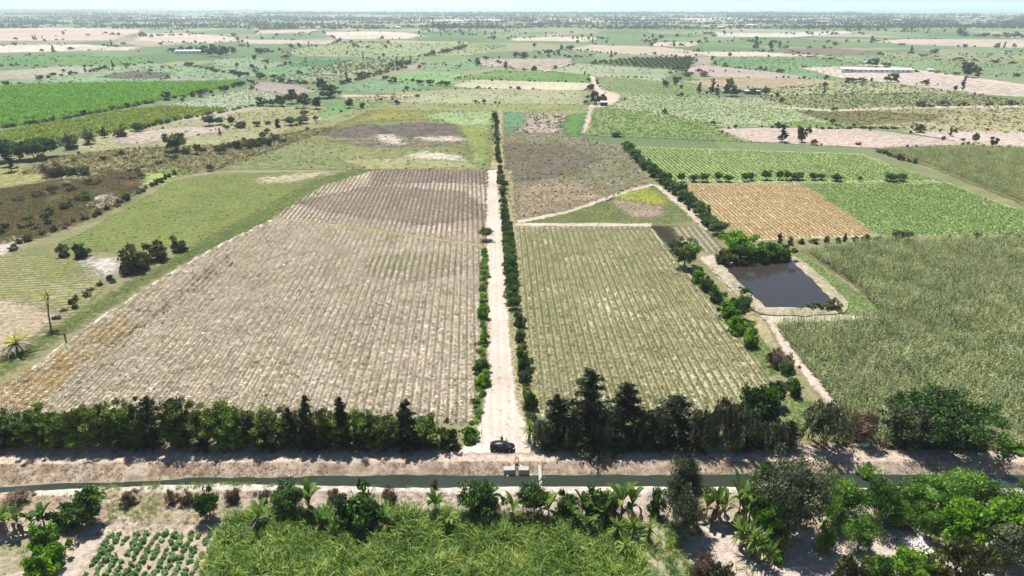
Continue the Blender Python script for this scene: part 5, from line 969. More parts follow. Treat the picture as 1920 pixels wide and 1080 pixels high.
V = dict(straw=variant('straw_pile', [M['straw']], straw_fn, 4), strawgreen=variant('straw_pile', [M['strawgreen']], straw_fn, 4), drygrass=variant('dry_grass_tuft', [M['drygrass']], blades(16, .9, .05, .3, .6, 1.45, .9), 4), tan=variant('tan_stubble', [M['tanstraw']], straw_fn, 3),
         maize=variant('maize_plant', [M['maize']], maize_fn, 5), cane=variant('cane_tuft', [M['cane']], blades(15, 2.0, .10, .3, .8, 1.5, 1.3, 3), 6),
         weed=variant('weed_tuft', [M['weed']], blades(12, .55, .05, .14, .5, 1.4, .9), 4), soilweed=variant('dry_weed_tuft', [M['soilweed']], blades(12, .4, .04, .16, .3, 1.3, .8), 4),
         scrub=variant('scrub_tuft', [M['scrub']], blades(14, 1.0, .07, .3, .7, 1.45, .8), 4), crop=variant('crop_plant', [M['crop']], blades(12, .6, .14, .1, .2, 1.2, .9), 4),
         vine=variant('vine_bush', [M['crop']], blades(14, 1.1, .3, .3, .3, 1.3, .8), 3), orchard=variant('orchard_tree', [M['deep']], lambda g, rng: crown_round(g, rng, 3.2, 2.6, .2, 12, 16, .35, .22), 3),
         far=[bpy.data.objects.new('far_tree', v['one']) for k in ('far_round', 'far_tall', 'far_olive') for v in PROTO[k]['v'][:3]])
_ng = {}
def group_for(key):
    if key in _ng: return _ng[key]
    ng = bpy.data.node_groups.new('scatter_'+key, 'GeometryNodeTree')
    ng.interface.new_socket('Geometry', in_out='INPUT', socket_type='NodeSocketGeometry'); ng.interface.new_socket('Geometry', in_out='OUTPUT', socket_type='NodeSocketGeometry')
    N, L = ng.nodes.new, ng.links.new
    gi, go = N('NodeGroupInput'), N('NodeGroupOutput'); ip = N('GeometryNodeInstanceOnPoints'); jn = N('GeometryNodeJoinGeometry')
    for ob in V[key]:
        oi = N('GeometryNodeObjectInfo'); oi.inputs['Object'].default_value = ob; ti = N('GeometryNodeGeometryToInstance'); L(oi.outputs['Geometry'], ti.inputs[0]); L(ti.outputs[0], jn.inputs[0])
    L(gi.outputs[0], ip.inputs['Points']); L(jn.outputs[0], ip.inputs['Instance']); ip.inputs['Pick Instance'].default_value = True
    def attr(nm, ty):
        a = N('GeometryNodeInputNamedAttribute'); a.data_type = ty; a.inputs['Name'].default_value = nm; return a.outputs['Attribute']
    e = N('FunctionNodeEulerToRotation'); L(attr('rotv', 'FLOAT_VECTOR'), e.inputs[0]); L(e.outputs[0], ip.inputs['Rotation'])
    L(attr('sclv', 'FLOAT_VECTOR'), ip.inputs['Scale']); L(attr('idx', 'INT'), ip.inputs['Instance Index']); L(ip.outputs[0], go.inputs[0]); _ng[key] = ng; return ng
def scatter(name, key, P, lo=.8, hi=1.25, label=None, tilt=.12, rot=None, zs=None, exact=None):
    n = len(P); me = bpy.data.meshes.new(name); me.vertices.add(n); me.vertices.foreach_set('co', P.astype(np.float32).ravel())
    s = RNG.uniform(lo, hi, n)[:, None]*np.ones((n, 3)); s[:, 2] *= RNG.uniform(.85, 1.15, n)
    if zs is not None: s *= np.asarray(zs)[:, None]
    r = np.stack((RNG.normal(size=n)*tilt, RNG.normal(size=n)*tilt, RNG.random(n)*6.283 if rot is None else rot+RNG.normal(size=n)*.25), 1)
    if exact: s, r = exact[0], exact[1]
    for nm, ty, v in (('rotv', 'FLOAT_VECTOR', r), ('sclv', 'FLOAT_VECTOR', s)): me.attributes.new(nm, ty, 'POINT').data.foreach_set('vector', v.astype(np.float32).ravel())
    me.attributes.new('idx', 'INT', 'POINT').data.foreach_set('value', (exact[2] if exact else RNG.integers(0, len(V[key]), n)).astype(np.int32))
    o = put(name, me); md = o.modifiers.new('scatter', 'NODES'); md.node_group = group_for(key); return tag(o, label, name.replace('_', ' '), kind='stuff')
def rows_in(poly, vp, sp, step, jit=.12, step_jit=.3, gap=0.0, gap_s=6, holes=()):
    W = WP(poly); d = heading(vp); q = np.array((d[1], -d[0])); A, B = W@d, W@q
    b = (np.arange(math.floor(B.min()/sp), math.ceil(B.max()/sp)+1)+.25)*sp; a = np.arange(A.min(), A.max(), step); AA, BB = np.meshgrid(a, b); n = AA.size
    wig = (vnoise(AA.ravel(), BB.ravel(), 9, 8)-.5)*.12*sp
    P = (AA.ravel()+RNG.normal(size=n)*step*step_jit)[:, None]*d+(BB.ravel()+wig+RNG.normal(size=n)*jit)[:, None]*q
    k = inside(P, W)
    for h in holes: k &= ~inside(P, WP(h))
    if gap: k &= (vnoise(P[:, 0], P[:, 1], gap_s, 6)*.6+RNG.random(n)*.4) > gap
    P = P[k]; return np.column_stack((P, np.full(len(P), .06)))
def fill(poly, dens, holes=(), mask=None, ground=False, w=None):
    W = WP(poly) if w is None else w; lo, hi = W.min(0), W.max(0); n = int(np.prod(hi-lo)*dens); P = lo+RNG.random((n, 2))*(hi-lo); k = inside(P, W)
    for h in holes: k &= ~inside(P, WP(h))
    if mask: k &= vnoise(P[:, 0], P[:, 1], mask[0], 21) > mask[1]-RNG.random(n)*.2
    P = P[k]; return np.column_stack((P, gz(P[:, 0], P[:, 1]) if ground else np.full(len(P), .03)))
BIG = [(512, 413), (700, 436), (903, 466), (900, 560), (895, 700), (884, 796), (-60, 796), (-60, 775), (60, 694), (180, 604), (300, 526), (420, 458)]
RIG = [(970, 428), (1216, 428), (1296, 522), (1374, 624), (1436, 716), (1395, 772), (1016, 778), (990, 600)]
rz_row = math.atan2(heading(880)[1], heading(880)[0])-math.pi/2
scatter('stubble', 'straw', rows_in(BIG, 880, 1.85, .3, .09, gap=.27, gap_s=7), .65, 1.5, "pale straw rows of the big stubble field left of the road", rot=rz_row)
scatter('stubble', 'strawgreen', rows_in(RIG, 935, 1.85, .32, .09, gap=.36, gap_s=6), .6, 1.4, "greenish straw rows of the stubble field right of the road", rot=rz_row)
scatter('stubble', 'straw', rows_in([(700, 322), (903, 320), (903, 458), (514, 406), (600, 352)], 880, 1.85, .6, .1, gap=.48, gap_s=14), .7, 1.2, "thin straw rows on the dark ploughed field", rot=rz_row)
scatter('stubble', 'tan', rows_in([(1266, 346), (1500, 345), (1580, 394), (1640, 441), (1480, 446), (1400, 450), (1334, 400)], 930, 1.6, .5, .15, gap=.15), .9, 1.5, "tan straw rows of the stubble field above the pond", rot=rz_row)
def between(poly, vp, sp, step, **k):
    P = rows_in(poly, vp, sp, step, .22, **k); d = heading(vp); P[:, :2] += np.array((d[1], -d[0]))*sp*.5; return P
wd_ = np.vstack((between(BIG, 880, 1.85, .5, gap=.47, gap_s=9), between(RIG, 935, 1.85, .4, gap=.38, gap_s=8)))
scatter('field_weeds', 'weed', wd_, .35, .85, "green weeds between the stubble rows")
scatter('field_weeds', 'soilweed', np.vstack((fill(BIG, .5, mask=(11, .45)), fill(RIG, .3, mask=(11, .45)))), .5, 1.1, "dry weeds between the stubble rows")
MZ = [(1450, 610), (1520, 602), (1652, 594), (1614, 540), (1512, 474), (1640, 455), (1960, 448), (2060, 600), (2150, 860), (1850, 842), (1660, 838), (1600, 800), (1562, 752)]
scatter('maize_crop', 'maize', rows_in(MZ, 960, 1.1, .5, .12, gap=.27, gap_s=10), .8, 1.5, "tall olive maize standing in the big field at right")
scatter('maize_crop', 'maize', rows_in([(1652, 281), (1830, 276), (1960, 281), (1960, 396), (1722, 302)], 960, 1.4, .8, .15), .9, 1.3, "dark olive maize beyond the plot's right boundary")
scatter('green_crop', 'crop', rows_in([(1504, 345), (1778, 344), (1860, 376), (1960, 412), (1960, 442), (1646, 441), (1582, 394)], 900, 1.6, .8, .15, gap=.2), .8, 1.5, "green row crop right of the tan field")
scatter('green_crop', 'crop', rows_in([(1184, 277), (1300, 280), (1612, 290), (1700, 322), (1766, 339), (1500, 340), (1262, 338), (1224, 312)], 900, 2.0, 1.0, .15, gap=.2), .9, 1.6, "green row crop at the plot's upper right")
scatter('vine_rows', 'vine', rows_in([(1118, 145), (1160, 146), (1240, 153), (1326, 167), (1344, 182), (1260, 179), (1168, 176), (1128, 166)], 800, 4.6, 1.6, .2), .8, 1.2, "pale green planted rows of the slanting field beyond the plot")
scatter('orchard', 'orchard', rows_in([(1112, 118), (1190, 110), (1303, 109), (1283, 130), (1157, 121)], 1100, 7, 4.5, .3), .9, 1.3, "dark green orchard in even rows")
tgp = fill([(425, 985), (470, 962), (640, 966), (860, 966), (1060, 980), (1180, 1000), (1220, 1110), (372, 1110), (400, 1040)], 3.6, ground=True)
scatter('tall_grass', 'cane', tgp, .65, 1.3, "tall bright green grass filling the bottom of the photo", zs=.72+.62*vnoise(tgp[:, 0], tgp[:, 1], 2.2, 31))
scatter('tall_grass', 'cane', np.vstack((fill([(1236, 985), (1262, 980), (1310, 1110), (1262, 1110)], 2.6, ground=True), fill([(1190, 1010), (1240, 1005), (1270, 1110), (1200, 1110)], 1.3, ground=True), fill([(1330, 1066), (1420, 1060), (1420, 1110), (1330, 1110)], .8, ground=True))), .5, .8, "narrow strips of reedy grass beside the bare yard")
cw = np.vstack((fill([(170, 912), (300, 903), (560, 897), (560, 912), (300, 918), (170, 924)], 5, mask=(3, .45), ground=True), fill([(640, 898), (1000, 905), (1000, 918), (640, 918)], 1.0, mask=(3, .55), ground=True)))
cw = cw[cw[:, 1] < yn(cw[:, 0])+.25]
scatter('bank_grass', 'weed', cw, .6, 1.2, "green grass along the canal's near edge")
bk = fill([(-60, 868), (2000, 862), (2000, 896), (-60, 922)], 3.2, mask=(5, .45), ground=True); bk = bk[(bk[:, 2] > -.95) & (bk[:, 1] > yf(bk[:, 0])+.3) & (bk[:, 1] < yt(bk[:, 0])+.2)]
scatter('bank_grass', 'soilweed', bk, .6, 1.3, "dry grass on the canal's far bank")
nb = fill([(-60, 925), (1240, 922), (1240, 1000), (-60, 1004)], 2.6, mask=(4, .5), ground=True); nb = nb[nb[:, 1] < yn(nb[:, 0])-2.4]
scatter('bank_grass', 'soilweed', nb, .6, 1.4, "dry weeds on the near canal bank")
scatter('bank_grass', 'weed', np.vstack((fill([(200, 930), (300, 932), (300, 985), (200, 985)], 2.5, mask=(3, .55), ground=True), fill([(420, 955), (1200, 955), (1200, 985), (420, 985)], 1.6, mask=(3, .4), ground=True), fill([(0, 1020), (85, 1018), (80, 1075), (0, 1080)], 2, mask=(3, .5), ground=True))), .6, 1.3, "patchy green weeds on the near canal bank")
scatter('verge_weeds', 'weed', np.vstack((fill([(895, 800), (902, 700), (903, 560), (904, 466), (913, 466), (914, 560), (912, 660), (908, 740), (898, 800)], 7), fill([(952, 560), (960, 640), (970, 740), (990, 800), (1012, 790), (1000, 700), (984, 600), (970, 520)], 2.0),
    fill([(-40, 702), (110, 618), (250, 530), (380, 458), (505, 390), (600, 338), (676, 316), (690, 320), (520, 406), (300, 510), (170, 590), (60, 662), (-40, 720)], 1.2), fill([(1300, 514), (1330, 522), (1440, 652), (1460, 700), (1440, 704), (1360, 580)], 2.5), fill([(1466, 758), (1490, 740), (1530, 758), (1530, 810), (1480, 818)], 2.5))), .6, 1.2, "green weeds along the road and ditch verges")
scatter('scrub_grass', 'scrub', np.vstack((fill([(-40, 362), (60, 347), (180, 322), (262, 324), (256, 354), (230, 378), (140, 418), (60, 448), (-40, 468)], 2.0, mask=(9, .35)), fill([(180, 640), (250, 590), (430, 480), (440, 500), (300, 600), (220, 640)], 1.0, mask=(5, .45)))), .5, 1.1, "brown scrubby grass left of the plot")
scatter('scrub_grass', 'drygrass', fill([(0, 770), (-20, 735), (110, 660), (230, 585), (250, 610), (150, 700), (60, 765)], 2.6, mask=(4, .35)), .6, 1.1, "golden dry grass along the left corner of the big stubble field")
scatter('verge_weeds', 'soilweed', np.vstack((fill([(30, 328), (90, 298), (240, 280), (420, 274), (600, 242), (640, 240), (420, 314), (330, 328), (220, 318), (110, 326)], .9, mask=(8, .4)), fill([(944, 254), (1060, 256), (1164, 276), (1182, 302), (1216, 344), (1100, 382), (968, 414), (954, 380)], .7, mask=(8, .45)))), .8, 1.8, "dry weeds on rough fallow ground")
scatter('verge_weeds', 'weed', np.vstack((fill([(974, 418), (1100, 390), (1226, 352), (1260, 370), (1300, 412), (1240, 418)], 1.0, mask=(7, .4)), fill([(1474, 470), (1500, 476), (1580, 530), (1650, 582), (1640, 592), (1582, 588), (1548, 564)], 1.6))), .6, 1.1, "green weeds by the pond and on the fallow triangle")
# hedges and scattered bushes between the distant plots, woods out to the horizon
V['brightcane'] = variant('bright_cane', [M['brightcane']], blades(14, 1.8, .2, .35, .8, 1.5, 1.2, 2), 4); V['yellowcane'] = variant('yellow_cane', [M['yellowcane']], blades(14, 1.8, .2, .35, .8, 1.5, 1.2, 2), 4); V['clump'] = variant('crop_clump', [M['crop']], blades(16, 1.0, .32, .34, .4, 1.4, .8), 4); V['oliveclump'] = variant('olive_clump', [M['olive']], blades(16, 1.0, .32, .34, .4, 1.4, .8), 4); V['paleclump'] = variant('pale_clump', [M['strawgreen']], blades(16, .9, .3, .3, .4, 1.4, .8), 4)
FP = {tuple(q[0][0]): q[0] for q in FIELDS}
for key, var, dens, lo, hi, what in [((1420, 183), 'oliveclump', .07, .6, 1.3, "speckled dark clumps of the field right of the farmhouse"), ((1420, 183), 'paleclump', .04, .6, 1.3, "pale tufts of the field right of the farmhouse"), ((1128, 200), 'clump', .09, .5, 1.1, "low crop on the wide pale green field beyond the plot"), ((1128, 200), 'oliveclump', .03, .5, .9, "weeds on the wide pale green field beyond the plot"),
  ((1096, 254), 'clump', .2, .6, 1.1, "bright low crop beyond the plot's upper corner"), ((1490, 206), 'oliveclump', .06, .5, 1.3, "rough weeds on the olive plain at right"), ((640, 184), 'oliveclump', .06, .6, 1.2, "dark clumps on the stubble beyond the plot"), ((640, 184), 'paleclump', .05, .6, 1.2, "pale clumps on the stubble beyond the plot"),
  ((300, 199), 'paleclump', .08, .7, 1.3, "pale crop between the cane fields"), ((600, 124), 'oliveclump', .03, 1.0, 2.2, "stippled low bushes on the beige-green field"), ((1400, 168), 'oliveclump', .04, .6, 1.4, "scattered weeds on the green plain at right"), ((-40, 166), 'brightcane', .12, 1.2, 2.0, "bright green cane in the big field at left"), ((-40, 258), 'yellowcane', .16, 1.0, 1.6, "yellow-green cane in the field at left"),
  ((430, 214), 'paleclump', .09, .6, 1.1, "pale crop above the bush line at left"), ((485, 146), 'oliveclump', .03, 1.0, 1.8, "bushy crop above the purple mound"), ((510, 411), 'oliveclump', .03, .2, .45, "dark weeds dotted over the big stubble field"), ((938, 250), 'weed', .12, 1.0, 2.0, "green weeds on the brown fallow field"), ((30, 330), 'scrub', .5, .6, 1.4, "brown tufts in the rough grass left of the plot"), ((938, 250), 'soilweed', .22, 1.2, 2.4, "dead weeds on the brown fallow field"), ((938, 250), 'oliveclump', .035, .4, .9, "dark weeds on the brown fallow field"), ((400, 318), 'oliveclump', .02, .4, .9, "weeds on the far pasture of the plot"), ((990, 214), 'oliveclump', .05, .6, 1.6, "dark brush among the rubble at the plot's far end"),
  ((112, 458), 'oliveclump', .016, .25, .5, "weeds in the striped green field"), ((30, 330), 'oliveclump', .04, .4, 1.1, "dry clumps in the rough grass left of the plot")]:
    q = fill(FP[key], dens)
    if len(q): scatter('crop_stand' if 'cr' in what or 'cane' in what else 'field_weeds', var, q, lo, hi, what)
gp = []
for poly, a, b, c, o in FIELDS:
    d = np.mean(np.linalg.norm(WP(poly), axis=1))
    if 480 < d < 3500 and a[1] >= a[0]-4: gp.append(fill(poly, .007*(700/d)**1.2))
gp = np.vstack(gp); gd = np.hypot(gp[:, 0], gp[:, 1])
scatter('crop_stand', 'oliveclump', gp, .6, 1.6, "low rough growth on the distant green plots", zs=np.clip(gd/800, .7, 1.9))
V['bush'] = [bpy.data.objects.new('far_bush', PROTO['far_shrub']['v'][i]['one']) for i in range(4)]+[bpy.data.objects.new('far_bush', PROTO['far_olive']['v'][0]['one'])]
V['far'] = [bpy.data.objects.new('far_tree', PROTO[k]['v'][i]['one']) for k, i in (('far_round', 0), ('far_round', 1), ('far_round', 2), ('far_round', 3), ('far_olive', 0), ('far_olive', 1), ('far_tall', 0))]
hb = []
for poly, a, b, c, o in FIELDS:
    Wd = WP(poly); d = np.mean(np.linalg.norm(Wd, axis=1))
    if d < 330: continue
    for p0, p1 in zip(Wd, np.roll(Wd, -1, 0)):
        L = np.linalg.norm(p1-p0); f0 = 0.0
        while f0 < 1:
            run = RNG.uniform(.1, .5); f1 = min(1, f0+run)
            if RNG.random() < .42:
                n = int(L*(f1-f0)/RNG.uniform(4, 12)); f = RNG.uniform(f0, f1, n)[:, None]; hb.append(p0+(p1-p0)*f+RNG.normal(size=(n, 2))*(.6+d/1500))
            f0 = f1+RNG.uniform(.02, .2)
def sprinkle(n, y0, y1, pw, clump):
    out = []
    for _ in range(n):
        c = G(RNG.uniform(-80, 2000), y0+(y1-y0)*RNG.random()**pw)[:2]; k = RNG.integers(1, clump); d = np.hypot(*c); out.append(c+RNG.normal(size=(k, 2))*np.array((d*.02, d*.012)))
    return np.vstack(out)
hb.append(sprinkle(60, 60, 190, 1.6, 3)); hb = np.vstack(hb); hb = hb[~inside(hb, WP([(400, 318), (700, 200), (1100, 200), (1090, 262), (1640, 280), (1960, 380), (1960, 600), (900, 600), (300, 520)]))]
hb = hb[~(inside(hb, WP([(-80, 162), (450, 152), (430, 170), (320, 196), (-80, 236)])) | inside(hb, WP([(-80, 240), (300, 198), (430, 204), (330, 226), (-80, 268)])))]
hb = hb[~inside(hb, WP([(1560, 120), (1960, 140), (1960, 185), (1560, 150)]))]
hd = np.hypot(hb[:, 0], hb[:, 1])
scatter('field_bushes', 'bush', np.column_stack((hb, np.zeros(len(hb)))), .35, .95, "small bushes dotted along the edges of the distant plots", tilt=.05, zs=np.clip(.5+hd/2200, .6, 1.3))
pts = []
for _ in range(760):
    py = 13+RNG.random()**1.25*42; px = RNG.uniform(-120, 2040); c = G(px, max(py, 14 if px < 500 else 26))[:2]; dist = np.hypot(*c)
    if dist > 7400 and px > 600: continue
    L = RNG.uniform(30, 120+dist*.1); n = int(L/RNG.uniform(5, 11))+2; a = RNG.normal()*.18; t_ = RNG.random(n)-.5
    pts.append(np.stack((c[0]+t_*L*math.cos(a), c[1]+t_*L*math.sin(a)+RNG.normal(size=n)*(4+dist*.0015)), 1))
pts.append(sprinkle(60, 54, 92, 1.8, 12))
pts = np.vstack(pts); pts = np.column_stack((pts, np.zeros(len(pts)))); dist = np.hypot(pts[:, 0], pts[:, 1])
scatter('far_woods', 'far', pts, .45, 1.2, "bluish scattered woods and tree lines on the far plain", tilt=.03, zs=np.clip(.75+dist/7000, .75, 1.7))
# of each kind the 300 that show largest stay things; the smaller ones become one mass
for nm, what in (('tree', "smallest distant trees along the hedges"), ('shrub', "smallest distant shrubs along the hedges")):
    tot = sum(1 for o in C.objects if o.name.split('.')[0] == nm); small = sorted([q for q in LOOSE if q[2] == nm], key=lambda q: q[1])[:max(0, tot-292)]
    if not small: continue
    ms = list({q[3].name: q[3] for q in small}.values()); ix = {m.name: i for i, m in enumerate(ms)}; V['rest_'+nm] = [bpy.data.objects.new('rest', m) for m in ms]
    scatter('distant_'+nm+'s', 'rest_'+nm, np.array([q[4] for q in small]), label=what, exact=(np.array([q[6] for q in small]), np.array([(0, 0, q[5]) for q in small]), np.array([ix[q[3].name] for q in small])))
    for q in small: bpy.data.objects.remove(q[0])
# ------------------------------------------------------------------ things people made
# palms at the left edge
def palm(name, px, py, top, wpx, label, skirt, lean=0.0, stump=False):
    rng = np.random.default_rng(px); p = GG(px, py); h = height_at(p, top); w = wpx*depth(p[0], p[1], h/2)/F
    o = tag(put(name, None, None, tuple(p)), label, 'palm'); gt, gl, gd = Geo(), Geo(), Geo(); th = h*(.3 if skirt else .72); tx = lean*h
    gt.tube([(0, 0, -.2), (tx*.3, 0, th*.5), (tx, 0, th)], [.2, .17, .2], 0, 8)
    if stump:
        for i in range(7): strip(gd, (tx, 0, th*.8), rng.random()*6.3, rng.uniform(.9, 1.5), h*.4, .22, .4, 3, rng.random()*.4, 0, .2)
    else:
        for i in range(30 if skirt else 22):
            az, el = rng.random()*6.3, rng.uniform(.35, 1.4); L = w*.55*rng.uniform(.8, 1.1)
            strip(gl, (tx, 0, th), az, el, L, .34, rng.uniform(.9, 1.9), 6, rng.uniform(.2, 1), 0, .5, (.3, 1, 1, .7, .1))
        for i in range(34 if skirt else 8):
            strip(gd, (tx, 0, th*.98), rng.random()*6.3, rng.uniform(-.3, .3), w*.55*rng.uniform(.8, 1.05), .26, rng.uniform(.6, 1.1), 5, rng.random(), 0, .4)
    put('trunk', gt.build('palm_trunk', [M['bark']]), o)
    if gl.q: put('fronds', gl.build('palm_fronds', [M['palmleaf']]), o)
    put('dead_fronds', gd.build('palm_dead_fronds', [M['bark'] if stump else M['deadfrond']]), o)
palm('palm_tree', 95, 614, 538, 42, "slim yellow-crowned palm on a thin dark trunk at left", False, .12)
palm('palm_tree', 34, 662, 604, 72, "squat palm with a skirt of grey dead fronds near the left edge", True)
palm('palm_tree', 125, 644, 622, 14, "short dark palm stump on the grassy verge of the big stubble field", False, 0, True)

# car
def make_car(loc, rz):
    car = tag(put('parked_car', None, None, loc, rz), "dark blue-black car parked across the foot of the dirt road, far door open", 'car')
    paint = NT('car_paint'); b = paint.surf(lin((9, 11, 20)), .4, .35); b.inputs['Coat Weight'].default_value = .15; paint = paint.m
    gl = NT('car_glass'); gl.surf(lin((26, 36, 50)), .06, .6); gl = gl.m
    blk = plain('tyre_rubber', (26, 26, 27), .8, .3); rim = plain('alloy_rim', (190, 192, 196), .35, .5, metal=.7); chrome = plain('chrome_trim', (205, 208, 212), .25, .6, metal=.9)
    lamp = plain('lamp_glass', (235, 238, 240), .15, .6); red = plain('tail_lamp', (150, 24, 20), .2, .5)
    S = [(-2.2, .50, .95, .74), (-2.12, .34, 1.02, .84), (-1.6, .28, 1.06, .90), (-.6, .25, 1.04, .91), (.5, .25, 1.02, .91), (1.0, .26, 1.0, .90), (1.6, .30, .93, .87), (2.0, .36, .84, .80), (2.2, .48, .74, .68)]
    def body(bm):
        rings = []
        for x, z0, z1, w in S:
            pr = [(-w*.9, z0), (-w, z0+.16), (-w, z1-.16), (-w*.9, z1), (w*.9, z1), (w, z1-.16), (w, z0+.16), (w*.9, z0)]
            rings.append([bm.verts.new((x, y, z)) for y, z in pr])
        for a, c in zip(rings[:-1], rings[1:]):
            for i in range(8): bm.faces.new((a[i], a[(i+1) % 8], c[(i+1) % 8], c[i]))
        bm.faces.new(rings[0]); bm.faces.new(rings[-1][::-1])
    put('body', bm_mesh('car_body', body, paint, True), car)
    T = [(-2.02, 1.02, .80, 1.05), (-1.62, 1.02, .78, 1.38), (-.9, 1.02, .78, 1.56), (.0, 1.02, .78, 1.57), (.42, 1.02, .78, 1.5), (1.12, .98, .80, 1.03)]
    def cabin(bm):
        rings = []
        for x, z0, w, z1 in T:
            k = .84-.0*(z1-z0); rings.append([bm.verts.new(q) for q in ((x, -w, z0), (x, -w*k, z1-.05), (x, -w*.74, z1), (x, w*.74, z1), (x, w*k, z1-.05), (x, w, z0))])
        for a, c in zip(rings[:-1], rings[1:]):
            for i in range(5): bm.faces.new((a[i], a[i+1], c[i+1], c[i]))
        bm.faces.new(rings[0]); bm.faces.new(rings[-1][::-1])
    put('roof', bm_mesh('car_roof', cabin, paint, True), car)
    def side(s, x0, x1, t0, t1, zb=1.06, zt=1.45):
        def f(bm):
            y0, y1 = .795*s+.012*s, .70*s+.012*s; v = [(x0, y0, zb), (x1, y0, zb), (t1, y1, zt), (t0, y1, zt)]
            A = [bm.verts.new(q) for q in v]; B = [bm.verts.new((q[0], q[1]+.02*s, q[2])) for q in v]
            bm.faces.new(A); bm.faces.new(B[::-1])
            for i in range(4): bm.faces.new((A[i], A[(i+1) % 4], B[(i+1) % 4], B[i]))
        return f
    for s in (-1, 1):
        put('window', bm_mesh('side_window', side(s, -1.72, -.92, -1.42, -.92, 1.08, 1.38), gl), car); put('window', bm_mesh('side_window', side(s, -.84, -.02, -.84, -.02), gl), car); put('window', bm_mesh('side_window', side(s, .06, .84, .06, .40, 1.06, 1.43), gl), car)
    def pane(v, off):
        def f(bm):
            A = [bm.verts.new(q) for q in v]; B = [bm.verts.new(Vector(q)+Vector(off)) for q in v]; bm.faces.new(A); bm.faces.new(B[::-1])
            for i in range(4): bm.faces.new((A[i], A[(i+1) % 4], B[(i+1) % 4], B[i]))
        return f
    put('windscreen', bm_mesh('windscreen', pane([(1.08, -.70, 1.07), (1.08, .70, 1.07), (.47, .56, 1.50), (.47, -.56, 1.50)], (.03, 0, .03)), gl), car)
    put('rear_window', bm_mesh('rear_window', pane([(-1.98, -.66, 1.10), (-1.98, .66, 1.10), (-1.64, .54, 1.40), (-1.64, -.54, 1.40)], (-.03, 0, .02)), gl), car)
    for x in (-1.36, 1.34):
        for s in (-1, 1):
            w = put('wheel', bm_mesh('wheel_hub', lambda bm: rod(bm, (0, -.09, 0), (0, .09, 0), .12, 12), rim), car, (x, s*.83, .33))
            def tyre(bm):
                n = 20; prof = [(.21, -.10), (.31, -.11), (.335, -.07), (.335, .07), (.31, .11), (.21, .10)]; R = [[bm.verts.new((r*math.cos(a), y, r*math.sin(a))) for r, y in prof] for a in [2*math.pi*i/n for i in range(n)]]
                for i in range(n):
                    for j in range(6): bm.faces.new((R[i][j], R[(i+1) % n][j], R[(i+1) % n][(j+1) % 6], R[i][(j+1) % 6]))
            put('tyre', bm_mesh('tyre', tyre, blk, True), w)
            def rimf(bm):
                rod(bm, (0, -.075, 0), (0, .075, 0), .215, 20)
                for i in range(5):
                    a = i*2*math.pi/5; box(bm, (.11*math.cos(a), s*.09, .11*math.sin(a)), (.06, .03, .06))
            put('rim', bm_mesh('rim', rimf, rim), w)
    for s in (-1, 1):
        put('headlight', bm_mesh('headlight', lambda bm: box(bm, (2.02, s*.62, .74), (.22, .30, .13), -s*.35), lamp, bevel=.02), car)
        put('tail_light', bm_mesh('tail_light', lambda bm: box(bm, (-2.12, s*.70, .90), (.14, .24, .15)), red, bevel=.02), car)
        put('mirror', bm_mesh('mirror', lambda bm: box(bm, (.78, s*.98, 1.08), (.14, .2, .14)), paint, bevel=.03), car)
        put('door_handle', bm_mesh('door_handle', lambda bm: box(bm, (-.05, s*.925, .86), (.18, .03, .03)), chrome, bevel=.008), car)
        put('wheel_arch', bm_mesh('wheel_arch', lambda bm: [rod(bm, (x, s*.80, .36), (x, s*.918, .36), .42, 18) for x in (-1.36, 1.34)], blk), car)
    put('bumper', bm_mesh('bumper', lambda bm: box(bm, (2.16, 0, .46), (.16, 1.36, .2)), paint, bevel=.05), car)
    put('grille', bm_mesh('grille', lambda bm: [box(bm, (2.185, 0, .60+.05*i), (.06, .8, .025)) for i in range(3)], chrome), car)
    d = put('door', bm_mesh('car_door', lambda bm: box(bm, (-.45, .55, .64), (.08, 1.05, .72), .25), paint, bevel=.03), car, (1.12, .80, 0))
    def frame(bm):
        a, c, e = Vector((-.33, .06, 1.0)), Vector((-.57, 1.04, 1.0)), Vector((-.55, .95, 1.42))
        rod(bm, c, e, .03, 6); rod(bm, a, Vector((-.42, .45, 1.42)), .03, 6); rod(bm, Vector((-.42, .45, 1.42)), e, .03, 6)
    put('window_frame', bm_mesh('door_window_frame', frame, paint), d)
    return car
cp = GG(942, 845); CAR_RZ = -.06
make_car((cp[0], cp[1]+.3, 0.05), CAR_RZ)

